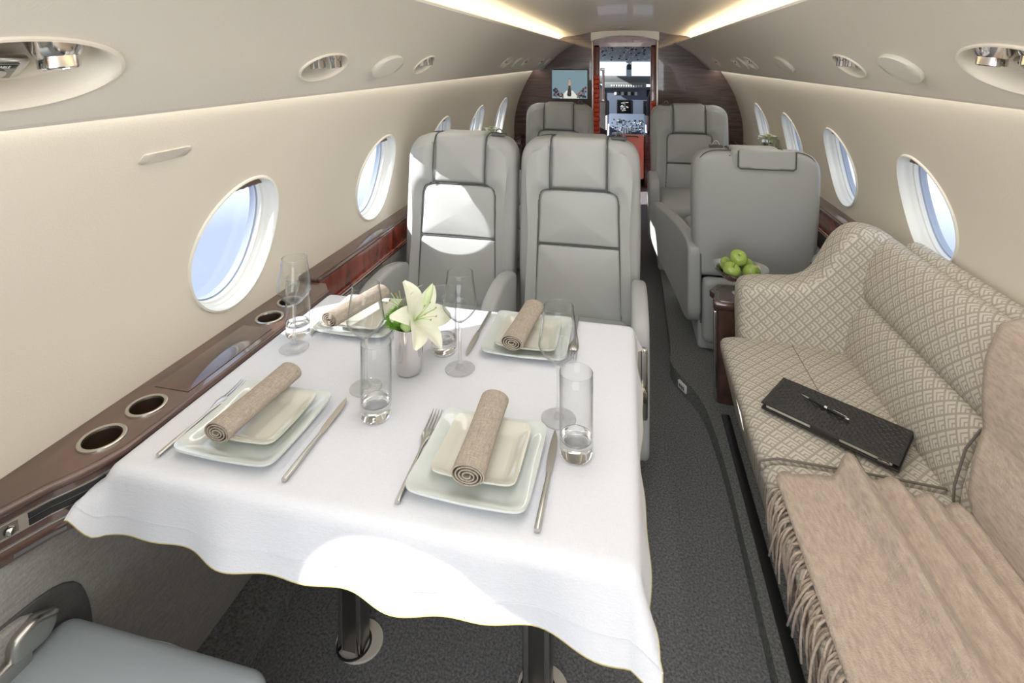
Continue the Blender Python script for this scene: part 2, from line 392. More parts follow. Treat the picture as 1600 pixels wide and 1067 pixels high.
# ------------------------------------------------------------------ cabin shell
YA, YB = -1.3, 5.0
class Surf:
    def __init__(s, pts, smooth=True):
        P = np.array(pts, float)
        if smooth:                                   # Catmull-Rom through the points
            Q = np.vstack([2*P[0]-P[1], P, 2*P[-1]-P[-2]]); out = []
            for i in range(1, len(Q)-2):
                for t in np.linspace(0, 1, 12, endpoint=False):
                    a, b, c, d = Q[i-1], Q[i], Q[i+1], Q[i+2]
                    out.append(0.5*((2*b)+(c-a)*t+(2*a-5*b+4*c-d)*t*t+(3*b-a-3*c+d)*t**3))
            out.append(P[-1]); P = np.array(out)
        s.p = P; s.d = np.concatenate([[0], np.cumsum(np.linalg.norm(np.diff(P, axis=0), axis=1))]); s.L = s.d[-1]
    def xz(s, t): return np.interp(t, s.d, s.p[:, 0]), np.interp(t, s.d, s.p[:, 1])
    def s_at_z(s, z): return float(np.interp(z, s.p[:, 1], s.d))
    def pt(s, side, y, t, out=0.0):
        x, z = s.xz(t)
        if out:
            a = np.array(s.xz(max(0, t-0.01))); b = np.array(s.xz(min(s.L, t+0.01))); d = b-a; d /= np.linalg.norm(d)
            x += d[1]*out; z += -d[0]*out
        return (side*x, y, z)
WALLS = Surf([(1.03, .58), (1.038, .70), (1.042, .80), (1.035, .92), (1.01, 1.04), (.965, 1.17), (.91, 1.28), (.845, 1.385), (.80, 1.445)])
PSUS = Surf([(.752, 1.392), (.69, 1.452), (.62, 1.518), (.54, 1.578), (.464, 1.623)])
def skin(surf, side, holes, ya, yb, M=20, rings=9, ny=10):
    """curved panel with oval openings; holes = (y, s, half width, half height)"""
    holes = sorted(holes); g = G(); L = surf.L
    cuts = [ya]+[(a[0]+a[2]+b[0]-b[2])/2 for a, b in zip(holes, holes[1:])]+[yb]
    if holes:
        cells = []
        for h, a, b in zip(holes, cuts, cuts[1:]):
            a2 = max(a, h[0]-max(0.36, h[2]*1.6)); b2 = min(b, h[0]+max(0.36, h[2]*1.6))
            if a2 > a: cells.append((None, a, a2))
            cells.append((h, a2, b2))
            if b2 < b: cells.append((None, b2, b))
    else: cells = [(None, ya, yb)]
    for h, a, b in cells:
        if h is None:
            n = max(1, int((b-a)/0.15)); v = []; f = []
            for i in range(n+1):
                for j in range(M+1): v.append(surf.pt(side, a+(b-a)*i/n, L*j/M))
            for i in range(n):
                for j in range(M): k = i*(M+1)+j; f.append((k, k+1, k+M+2, k+M+1))
            g.add(v, f); continue
        yc, sc, hw, hs = h
        per = [(b, L*j/M) for j in range(M)]+[(b-(b-a)*j/M, L) for j in range(M)]+[(a, L-L*j/M) for j in range(M)]+[(a+(b-a)*j/M, 0) for j in range(M)]
        N = len(per); v = []; f = []
        for k in range(rings+1):
            t = (k/rings)**1.7
            for (y, s) in per:
                th = math.atan2((s-sc)/hs, (y-yc)/hw); ey = yc+hw*math.cos(th); es = sc+hs*math.sin(th)
                v.append(surf.pt(side, ey+(y-ey)*t, es+(s-es)*t))
        for k in range(rings):
            for i in range(N): j = (i+1) % N; f.append((k*N+i, k*N+j, (k+1)*N+j, (k+1)*N+i))
        g.add(v, f)
    return g
def oval_sweep(surf, side, y, s, hw, hs, prof, n=56):
    """ring of (scale, outward depth) profile steps around an oval on a curved panel"""
    v = []; f = []
    for sc_, dp in prof:
        for i in range(n):
            th = 2*PI*i/n; v.append(surf.pt(side, y+hw*sc_*math.cos(th), s+hs*sc_*math.sin(th), dp if abs(dp) > 1e-9 else 1e-7))
    for k in range(len(prof)-1):
        for i in range(n): j = (i+1) % n; f.append((k*n+i, k*n+j, (k+1)*n+j, (k+1)*n+i))
    return G().add(v, f)
def oval_cap(surf, side, y, s, hw, hs, dp, n=56, rings=5, dome=0.0):
    v = [surf.pt(side, y, s, dp+dome)]; f = []
    for k in range(1, rings+1):
        t = k/rings
        for i in range(n): th = 2*PI*i/n; v.append(surf.pt(side, y+hw*t*math.cos(th), s+hs*t*math.sin(th), dp+dome*(1-t*t)))
    for i in range(n): f.append((0, 1+i, 1+(i+1) % n))
    for k in range(rings-1):
        for i in range(n): j = (i+1) % n; f.append((1+k*n+i, 1+k*n+j, 1+(k+1)*n+j, 1+(k+1)*n+i))
    return G().add(v, f)

WZ = WALLS.s_at_z(.975); HW, HS = 0.158, 0.182
LWIN = [-1.17, -0.42, .405, 1.265, 2.09, 2.85, 3.60, 4.34]
RWIN = [-0.90, -0.16, .58, 1.31, 2.03, 2.755, 3.485, 4.205]
for side, wins, nm in ((-1, LWIN, 'left'), (1, RWIN, 'right')):
    g = skin(WALLS, side, [(y, WZ, HW, HS) for y in wins], YA, YB)
    build('wall_'+nm, g, CREAM, kind='structure', label='cream leatherette cabin sidewall on the %s with oval windows' % ('port side' if side < 0 else 'sofa side'))
REV = [(1.045, 0.0005), (1.035, -.006), (1.01, -.007), (.99, .0), (.98, .010), (.968, .024), (.955, .026), (.945, .040), (.92, .043), (.912, .058)]
GAS = [(.912, .056), (.905, .062), (.895, .060), (.888, .075), (.88, .08)]
def window(i, side, y):
    r = bpy.data.objects.new('window_%d' % i, None); COL.objects.link(r); r['kind'] = 'structure'
    build('window_frame', oval_sweep(WALLS, side, y, WZ, HW, HS, REV), REVEAL, r)
    build('window_pane', oval_cap(WALLS, side, y, WZ, HW*.90, HS*.90, .066, rings=2), PANE, r)
    build('window_gasket', oval_sweep(WALLS, side, y, WZ, HW, HS, GAS), GASKET, r)
    # folded brown shade parked at the top of the opening
    top = []; n = 14
    for d in (.028, .040):
        up = []; lo = []
        for k in range(n+1):
            th = PI/2-0.62+1.24*k/n; yy = y+HW*.95*math.cos(th); s1 = WZ+HS*.95*math.sin(th); s0 = WZ+HS*(.95*math.sin(PI/2-.62)-.02+(0.012 if k % 2 else 0.0))
            up.append(WALLS.pt(side, yy, max(s1, s0+.001), d)); lo.append(WALLS.pt(side, yy, s0, d))
        top.append((up, lo))
    v = top[0][0]+top[0][1]+top[1][0]+top[1][1]; m = n+1; f = []
    for k in range(n): f += [(k, k+1, m+k+1, m+k), (2*m+k, 2*m+k+1, 3*m+k+1, 3*m+k), (m+k, m+k+1, 3*m+k+1, 3*m+k), (k, k+1, 2*m+k+1, 2*m+k)]
    build('window_shade', G().add(v, f), BROWNS, r, smooth=False)
k = 1
for side, wins in ((-1, LWIN), (1, RWIN)):
    for y in wins: window(k, side, y); k += 1

PZ = PSUS.s_at_z(1.462)
LUN = [(.49, .125, .062, 'near'), (1.148, .088, .046, 'mid'), (1.785, .066, .044, 'mid'), (3.10, .085, .045, 'far'), (3.70, .06, .04, 'far'), (4.40, .06, .04, 'far')]
RUN = [(1.045, .135, .062, 'near'), (1.735, .078, .046, 'mid'), (3.01, .085, .045, 'far'), (3.395, .06, .04, 'far'), (4.10, .07, .04, 'far')]
for side, un, nm in ((-1, LUN, 'left'), (1, RUN, 'right')):
    g = skin(PSUS, side, [(y, PZ, a, b) for y, a, b, _ in un], YA, YB, M=14, rings=6)
    lip = [(.86, 1.398), (.78, 1.388), (.76, 1.386), (.752, 1.392)]; cov = [(.464, 1.623), (.462, 1.630), (.470, 1.633), (.485, 1.628), (.59, 1.628), (.60, 1.68)]
    for pr_ in (lip, cov):
        g.add([(side*x, y, z) for x, z in pr_ for y in (YA, YB)], [(2*q, 2*q+1, 2*q+3, 2*q+2) for q in range(len(pr_)-1)])
    build('trim_%d' % (1 if side < 0 else 2), g, PSUM, kind='structure', label='overhead service panel running along the %s of the ceiling' % ('port side' if side < 0 else 'sofa side'))
ceil = [(-.60, 1.675), (-.56, 1.694), (-.48, 1.704), (-.40, 1.715), (-.33, 1.732), (-.25, 1.745), (-.12, 1.754), (0, 1.757)]
ceil += [(-x, z) for x, z in ceil[-2::-1]]
g = G().add([(x, y, z) for x, z in ceil for y in (YA, 1.0, 3.0, YB)], [(4*i+j, 4*i+j+1, 4*i+j+5, 4*i+j+4) for i in range(len(ceil)-1) for j in range(3)])
build('ceiling', g, CEIL, kind='structure', label='pale glossy ceiling panel between the two overhead service panels')
COVEM = emit('warm_cove_light', (1.0, 0.80, 0.52), COVE)
for side in (-1, 1):
    g = G().add([(side*x, y, z) for x, z in ((.545, 1.630), (.575, 1.630), (.575, 1.634), (.545, 1.634)) for y in (YA, YB)], [(0, 1, 3, 2), (2, 3, 5, 4), (4, 5, 7, 6), (6, 7, 1, 0)])
    tag(build('cove_light', g, COVEM), 'warm strip light hidden along the ceiling edge above the %s overhead panel' % ('port side' if side < 0 else 'sofa side'), 'light')

WASHM = emit('sidewall_wash_light', (1.0, 0.93, 0.82), 5.5)
for side in (-1, 1):
    g = G().add([(side*x, y, z) for x, z in ((.800, 1.3895), (.845, 1.3952), (.845, 1.394), (.800, 1.3880)) for y in (YA, YB)], [(0, 1, 3, 2), (2, 3, 5, 4), (4, 5, 7, 6), (6, 7, 1, 0)])
    tag(build('wash_light', g, WASHM), 'strip light tucked under the lower lip of the %s overhead panel' % ('port side' if side < 0 else 'sofa side'), 'light')
# floor with raised plinths
build('floor', rbox(-1.06, 1.06, YA, YB, -.06, 0, .002, 1), CARPET, kind='structure', label='charcoal cabin carpet')
build('floor_plinth', prism([(-1.05, YA), (-.86, YA), (-.86, YB), (-1.05, YB)], 0, .035, .004), CARPET, kind='structure', label='raised carpet strip along the port sidewall', smooth=False)
pl = fillet([(1.05, YA), (.372, YA), (.372, 1.95), (.345, 2.30), (.225, 2.52), (.245, 2.65), (.265, YB), (1.05, YB)], [0, 0, .15, .15, .12, .1, 0, 0], 6)
build('floor_plinth', ppoly(pl, [], 0, .075), CARPET2, kind='structure', label='raised carpet step under the sofa and single seats', smooth=False)
t = thing('floor_outlet', 'small white rectangular outlet plate in the side of the carpet step by the aisle', 'outlet', (.276, 2.422, .0385), math.atan2(-.22, .12))
g = rbox(-.028, .028, -.006, .004, -.016, .016, .002, 2); build('cover', g, WHITE, t)
g = G()
for x in (-.012, 0.002, .014): g.v, g.f = g.add(rbox(x-.004, x+.004, -.0075, -.005, -.007, .007, .0008, 1).v, rbox(x-.004, x+.004, -.0075, -.005, -.007, .007, .0008, 1).f).v, g.f
build('socket', g, DSTEEL, t)

# lower side panels, aft wall and forward bulkhead
def strip(prof, ya, yb): return G().add([(x, y, z) for x, z in prof for y in (ya, yb)], [(2*q, 2*q+1, 2*q+3, 2*q+2) for q in range(len(prof)-1)])
build('baseboard_left', strip([(-1.03, .66), (-.965, .648), (-.966, .60), (-.982, .06), (-.988, .035), (-1.05, .03)], YA, YB), PANELF, kind='structure', label='grey fabric lower side panel under the port ledge')
build('baseboard_right', strip([(1.04, .66), (1.0, .64), (1.0, .60), (1.02, .06), (1.05, .0)], YA, YB), PANELF, kind='structure', label='grey fabric lower side panel behind the sofa')
build('wall_back', rbox(-1.1, 1.1, YA-.03, YA, 0, 1.8, .003, 1), CREAM, kind='structure', label='plain cream aft wall')
door = [(-.285, -.06), (-.285, 1.665), (-.17, 1.70), (0, 1.712), (.18, 1.70), (.305, 1.665), (.305, -.06)]
outer = [(-1.15, -.06), (-1.15, 1.85), (1.15, 1.85), (1.15, -.06)]
g = ppoly(outer[:2]+outer[2:]+door[::-1], [], 0, .04).warp(lambda x, y, z: (x, YB+z, y))
build('wall_front', g, WOODB, kind='structure', label='dark veneer bulkhead with the cockpit doorway', smooth=False)
# doorway: white arched header, wooden jambs, metal edge strips
d1 = bpy.data.objects.new('door_1', None); COL.objects.link(d1); d1['kind'] = 'structure'; d1['label'] = 'narrow open doorway to the cockpit'
arc = [(-.30, 1.655), (-.17, 1.693), (0, 1.708), (.18, 1.693), (.32, 1.655)]; arc2 = [(-.30, 1.735), (-.17, 1.748), (0, 1.752), (.18, 1.748), (.32, 1.735)]
build('door_frame', ppoly(arc+arc2[::-1], [], -.02, .05).warp(lambda x, y, z: (x, YB+z, y)), WHITE, d1, label='white arched door head')
for x0, x1 in ((-.292, -.277), (.297, .312)): build('door_frame', rbox(x0, x1, YB-.012, YB+.05, 0, 1.66, .004, 2), STEEL, d1, label='metal edge strip of the doorway')
build('door_frame', ppoly([(-.28, 1.60), (-.28, 1.662), (-.15, 1.690), (0, 1.702), (.16, 1.690), (.30, 1.662), (.30, 1.60)], [], .06, .10).warp(lambda x, y, z: (x, YB+z, y)), WOODR, d1, label='mahogany header above the doorway')
for x0, x1 in ((-.28, -.222), (.246, .30)): build('door_frame', rbox(x0, x1, YB+.06, YB+.10, 0, 1.62, .006, 2), WOODR, d1, label='mahogany door jamb')
g = rbox(.095, .165, YB+.055, YB+.062, 1.642, 1.658, .002, 1); build('sign_plate', g, WHITE, d1)
# entry passage between bulkhead and cockpit
for i, (x0, x1) in enumerate(((-.40, -.34), (.36, .42))): build('wall_passage', rbox(x0, x1, (5.85 if i == 0 else YB+.1), 6.1, 0, 1.72, .004, 1), WOODR, kind='structure', label='mahogany passage wall on the %s of the cockpit door' % ('port side' if i == 0 else 'sofa side'))
build('floor_passage', rbox(-1.0, 1.0, YB, 8.3, -.06, .0, .002, 1), CARPET, kind='structure', label='carpet of the entry passage')
build('ceiling_passage', rbox(-.5, .5, YB+.05, 6.15, 1.70, 1.74, .003, 1), WHITE, kind='structure', label='white ceiling of the entry passage')

# side ledges of glossy wood
def cup_holder(parent, x, y, z, r):
    h = build('cup_holder', lathe([(r*.80, z-.0015), (r*.82, z+.003), (r*.95, z+.0042), (r*1.0, z+.003), (r*1.01, z-.001)], 40, x, y), STEEL, parent)
    build('cup_well', lathe([(r*.82, z+.001), (r*.79, z-.03), (r*.76, z-.062), (r*.70, z-.070), (0.0005, z-.071)], 40, x, y), BRONZE, h)
L1 = thing('side_ledge', 'glossy walnut side ledge with steel cup holders beside the dining table', 'ledge', (-.97, .6, .70))
def rel(g, t): return g.move(-t.location.x, -t.location.y, -t.location.z)
cups = [(-.962, .828, .040), (-.963, .926, .038), (-.962, 1.318, .038), (-.968, 1.418, .036)]
EDGE = [(YA+.02, -.988), (.40, -.988), (.58, -.984), (.66, -.974), (.72, -.950), (.77, -.920), (.82, -.903), (.90, -.900), (1.10, -.900), (1.40, -.900), (1.52, -.902)]
ey = [p[0] for p in EDGE]; ex = [p[1] for p in EDGE]
YS = [YA+.02, 0, .2, .4, .5]+[.52+.02*k for k in range(20)]+[1.0, 1.2, 1.4, 1.52]
out = [(-1.045, YA+.02)]+[(float(np.interp(y, ey, ex)), y) for y in YS]+[(-.935, 1.56), (-1.045, 1.56)]
build('ledge_top', rel(ppoly(out, [ellipse(x, y, r*.82, r*.82, 32) for x, y, r in cups], .722, .74), L1), WOOD, L1, smooth=False)
for x, y, r in cups: cup_holder(L1, x+.97, y-.6, .74-.70, r)
def edge_sweep(prof, ya, yb):
    ys = [y for y in YS if ya < y < yb]; ys = [ya]+ys+[yb]; n = len(prof); v = [(float(np.interp(y, ey, ex))+o, y, z) for y in ys for o, z in prof]
    f = [(i*n+k, i*n+(k+1) % n, (i+1)*n+(k+1) % n, (i+1)*n+k) for i in range(len(ys)-1) for k in range(n)]
    f += [tuple(range(n)), tuple(range((len(ys)-1)*n, len(ys)*n))[::-1]]
    return rel(G().add(v, f), L1)
build('ledge_lip', rel(tube([(float(np.interp(y, ey, ex)), y, .731) for y in YS], .009, 10), L1), WOOD, L1)
build('table_slot_cover', rel(rbox(-1.005, -.915, .985, 1.265, .739, .7415, .001, 1), L1), WOOD, L1)
build('ledge_fascia', edge_sweep([(-.012, .722), (-.002, .722), (.006, .672), (-.012, .672)], YA+.02, 1.52), WOODB, L1)
build('bright_inlay', edge_sweep([(.004, .673), (.0095, .673), (.0095, .6705), (.004, .6705)], YA+.02, 1.52), STEEL, L1)
build('lower_rail', edge_sweep([(-.012, .670), (.009, .670), (.013, .660), (.011, .646), (-.012, .644)], YA+.02, 1.52), WOOD, L1)
cp = build('control_strip', edge_sweep([(-.004, .711), (.003, .711), (.0075, .686), (-.002, .686)], .10, .80), STEEL, L1)
build('label_band', edge_sweep([(.001, .7085), (.0042, .7085), (.0075, .690), (.003, .690)], .30, .682), DSTEEL, cp)
kx = lambda y: float(np.interp(y, ey, ex))
for y in (.648, .672): build('control_knob', rel(lathe([(.0005, .005), (.0055, .005), (.007, .003), (.0075, -.002)], 20).rot(Matrix.Rotation(PI/2, 3, 'Y')).rot(Matrix.Rotation(.35, 3, 'Z')).move(kx(y)+.007, y, .6965), L1), CHROME, cp)
for z in (.6935, .7045): build('switch_slot', edge_sweep([(.002, z+.0045), (.0048+(.711-z)*.18, z+.0045), (.0065+(.711-z)*.18, z-.0045), (.002, z-.0045)], .694, .79), BLACK, cp)
build('air_slot', edge_sweep([(.010, .658), (.0145, .658), (.0140, .652), (.010, .652)], .672, .735), DSTEEL, L1)
def far_ledge(side, ya, yb, label):
    t = thing('window_ledge', label, 'ledge', (side*1.0, ya, .70)); s = side
    build('ledge_top', rel(rbox(min(s*1.045, s*.972), max(s*1.045, s*.972), ya, yb, .735, .752, .005, 2), t), WOOD, t)
    build('ledge_fascia', rel(rbox(min(s*1.0, s*.968), max(s*1.0, s*.968), ya, yb, .648, .735, .004, 2), t), WOODR, t)
    build('top_rail', rel(tube([(s*.967, ya, .744), (s*.967, yb, .744)], .006, 8), t), WOOD, t)
    build('lower_rail', rel(rbox(min(s*1.0, s*.958), max(s*1.0, s*.958), ya, yb, .628, .650, .005, 2), t), WOODR, t)
    build('bright_inlay', rel(tube([(s*.957, ya, .640), (s*.957, yb, .640)], .0025, 6), t), STEEL, t)
far_ledge(-1, 1.565, 4.97, 'narrow glossy mahogany ledge along the port wall behind the double seat')
far_ledge(1, 2.28, 4.97, 'narrow glossy mahogany ledge along the wall beside the single seats')
# seat side shield with a dark arch coloured in as its gap shadow
t = thing('side_shield', 'grey side shield and dark gap-shadow arch low on the side panel by the blue-grey seat', 'shield', (-.9735, .72, .45))
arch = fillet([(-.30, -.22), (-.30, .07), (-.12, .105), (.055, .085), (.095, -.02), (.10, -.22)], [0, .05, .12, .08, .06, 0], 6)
build('gap_shade_arch', puffy(arch, -.004, .004, .003, 2, n=60).warp(lambda a, d, b: (.004-d+b*.03, a, b)), GAPSHADE, t)
shield_panel = fillet([(-.30, -.22), (-.30, .07), (-.12, .10), (-.01, .092), (.02, -.02), (.04, -.22)], [0, .05, .12, .05, .06, 0], 6)
build('shield_panel', puffy(shield_panel, -.014, .004, .006, 3, n=60).warp(lambda a, d, b: (.008-d+b*.03, a, b)), PANELF, t)
# long oval plate on the port wall
s0 = WALLS.s_at_z(1.28)
po = resample(fillet([(-.066, -.0125), (.058, -.0125), (.066, .0125), (-.058, .0125)], [.02, .006, .02, .006], 6), 48)
pg = G(); ks = [(1, .0005), (1, -.002), (.94, -.0035), (.5, -.0035), (.02, -.0035)]
pg.add([WALLS.pt(-1, .923+a*k_, s0+b*k_, d_) for k_, d_ in ks for a, b in po], [(q*48+r_, q*48+(r_+1) % 48, (q+1)*48+(r_+1) % 48, (q+1)*48+r_) for q in range(4) for r_ in range(48)])
tag(build('wall_placard', pg, mat('plate_grey', (.52, .49, .43), .35)), 'slim grey rounded plate flush on the cream wall above the near window', 'plate')

# overhead units
def unit(side, y, hw, hs, kind, label):
    c = Vector(PSUS.pt(side, y, PZ)); t = thing('reading_light_unit', label, 'reading light', tuple(c), group='overhead reading light units')
    bz = [(1.06, .0005), (1.05, -.004), (1.0, -.005), (.95, -.001), (.925, .008)]
    build('bezel', oval_sweep(PSUS, side, y, PZ, hw, hs, bz).move(-c.x, -c.y, -c.z), CREAM, t)
    dish = [(.93, .007), (.90, .022), (.83, .036), (.6, .044), (.3, .047), (.01, .048)]
    build('dish', oval_sweep(PSUS, side, y, PZ, hw, hs, dish).move(-c.x, -c.y, -c.z), REVEAL if kind != 'near' else CREAM, t)
    nl = {'near': 2, 'mid': 2, 'far': 1}[kind]; rr = {'near': .031, 'mid': .024, 'far': .018}[kind]
    for i in range(nl):
        off = ((i-(nl-1)/2)*hw*.82) if nl > 1 else 0.0
        p = Vector(PSUS.pt(side, y+off-(.008 if kind == 'near' and side < 0 else 0), PZ+hs*.42, .018 if kind != 'near' else .024))-c
        prof = [(rr*1.35, .020), (rr*1.4, .017), (rr*1.1, .014), (rr*.95, .0), (rr*.78, -.012), (rr*.72, -.014), (rr*.72, -.028), (rr*.66, -.030), (rr*.62, -.022), (.0005, -.016)]
        R = Matrix.Rotation(side*math.radians(6), 3, 'Y') @ Matrix.Rotation(math.radians(4), 3, 'X')
        lp = build('lamp', lathe(prof, 24).rot(R).move(*p), CHROME, t)
        if kind != 'far': build('lamp_lens', disc(rr*.64, -.024, 20).rot(R).move(*p), mat('lens', (.75, .78, .9), .2) if 'lens' not in bpy.data.materials else bpy.data.materials['lens'], lp)
    if kind in ('near', 'mid'):
        k = 1.0 if kind == 'near' else .55; q = -.030*(1 if side < 0 else -1)
        cy = y+(-.012 if side < 0 else .004)*k*(1 if kind == 'near' else .8); P0 = Vector(PSUS.pt(side, cy, PZ-hs*.28, .034)); 
        a = Vector(PSUS.pt(side, cy, PZ-hs*.28+.01, .034))-P0; up = a.normalized(); ylo = Vector((0, 1, 0)) if side < 0 else Vector((0, -1, 0)); nn = ylo.cross(up)
        if nn.x*side > 0: nn = -nn
        B = Matrix((ylo, up, nn)).transposed()
        def at(g): return g.rot(B).move(*(P0-c))
        sw = build('switch_plate', at(rbox(-.042*k, .042*k, -.017*k, .017*k, -.004, .010*k, .006*k, 3)), STEEL, t)
        build('switch_inset', at(rbox(-.028*k, .028*k, -.013*k, .013*k, .008*k, .0125*k, .001, 1)), DSTEEL, sw)
        for xx in (-.011, .011):
            kn = build('switch_knob', at(lathe([(.0075*k, .011*k), (.0075*k, .015*k), (.006*k, .016*k), (.0004, .016*k)], 18).move(xx*k, -.0035*k, 0)), STEEL, sw)
        if kind == 'near':
            build('label_strip', at(rbox(-.026, .026, .0055, .0115, .0115, .0132, .0006, 1)), BLACK, sw)
            for xx, s in ((-.012, 'READ'), (.011, 'TABLE')): build('lettering', at(text_mesh(s, .0052).move(xx, .0085, .0136)), WHITE, sw, smooth=False)
names = {'near': 'large', 'mid': 'medium', 'far': 'small'}
lab = ['large oval reading light recess with two chrome lamps above the port ledge, nearest the camera', 'oval recess with chrome lamp just ahead of the port-side near window',
       'small oval lamp recess directly forward of the round blank cover on the port side', 'oval recess far along the port overhead panel, first of the distant three',
       'small oval recess far along the port overhead panel, second of the distant three', 'small oval recess on the port overhead panel closest to the bulkhead screen']
for (y, a, b, k_), l in zip(LUN, lab): unit(-1, y, a, b, k_, l)
lab = ['large oval reading light recess with two chrome lamps above the patterned sofa', 'medium oval reading light recess above the far end of the sofa',
       'oval recess on the sofa-side overhead panel, first of the distant three', 'small oval recess on the sofa-side overhead panel, second of the distant three', 'small oval recess on the sofa-side overhead panel closest to the bulkhead']
for (y, a, b, k_), l in zip(RUN, lab): unit(1, y, a, b, k_, l)
FL = mat('flap_grey', (.68, .66, .59), .45)
for side, y, hw, l in ((-1, 1.487, .084, 'grey oval cover on the port overhead panel between two lamp recesses'), (-1, 3.42, .09, 'grey oval cover far along the port overhead panel'),
                       (1, 1.428, .078, 'pale oval cover between the lamp recesses above the sofa'), (1, 2.392, .085, 'pale oval cover above the single seat seen from behind'), (1, 3.20, .06, 'pale oval cover far along the sofa-side overhead panel'), (-1, 4.72, .055, 'small oval cover on the port overhead panel right beside the bulkhead')):
    c = PSUS.pt(side, y, PZ)
    g = oval_sweep(PSUS, side, y, PZ, hw, .046, [(.97, .004), (1.0, -.003), (1.0, -.008), (.96, -.011), (.7, -.0125), (.3, -.013), (.01, -.013)])
    tag(build('oxygen_mask_cover', g, FL), l, 'cover', 'oval covers in the overhead panels')
# ceiling details
zc = lambda x: float(np.interp(abs(x), [0, .12, .25, .34], [1.757, 1.754, 1.745, 1.73]))
t = thing('ceiling_hatch', 'thin rectangular hatch outline in the ceiling just before the cockpit door', 'hatch', (-.02, 4.55, 1.755))
for i, (x0, x1, y0, y1) in enumerate(((-.11, .07, 4.55, 4.556), (-.115, -.109, 4.50, 4.556), (.065, .071, 4.50, 4.556))): build('hatch_edge', rbox(x0, x1, y0, y1, 1.7525, 1.7575, .001, 1).move(.02, -4.55, -1.755), DSTEEL, t)
t = thing('ceiling_speaker', 'small slotted grille in the ceiling above the cockpit doorway', 'vent', (.01, 4.82, 1.757))
for i in range(3): build('slat', rbox(-.035, .035, -.03+.025*i, -.018+.025*i, -.006, .001, .001, 1), DSTEEL if i == 0 else STEEL, t)

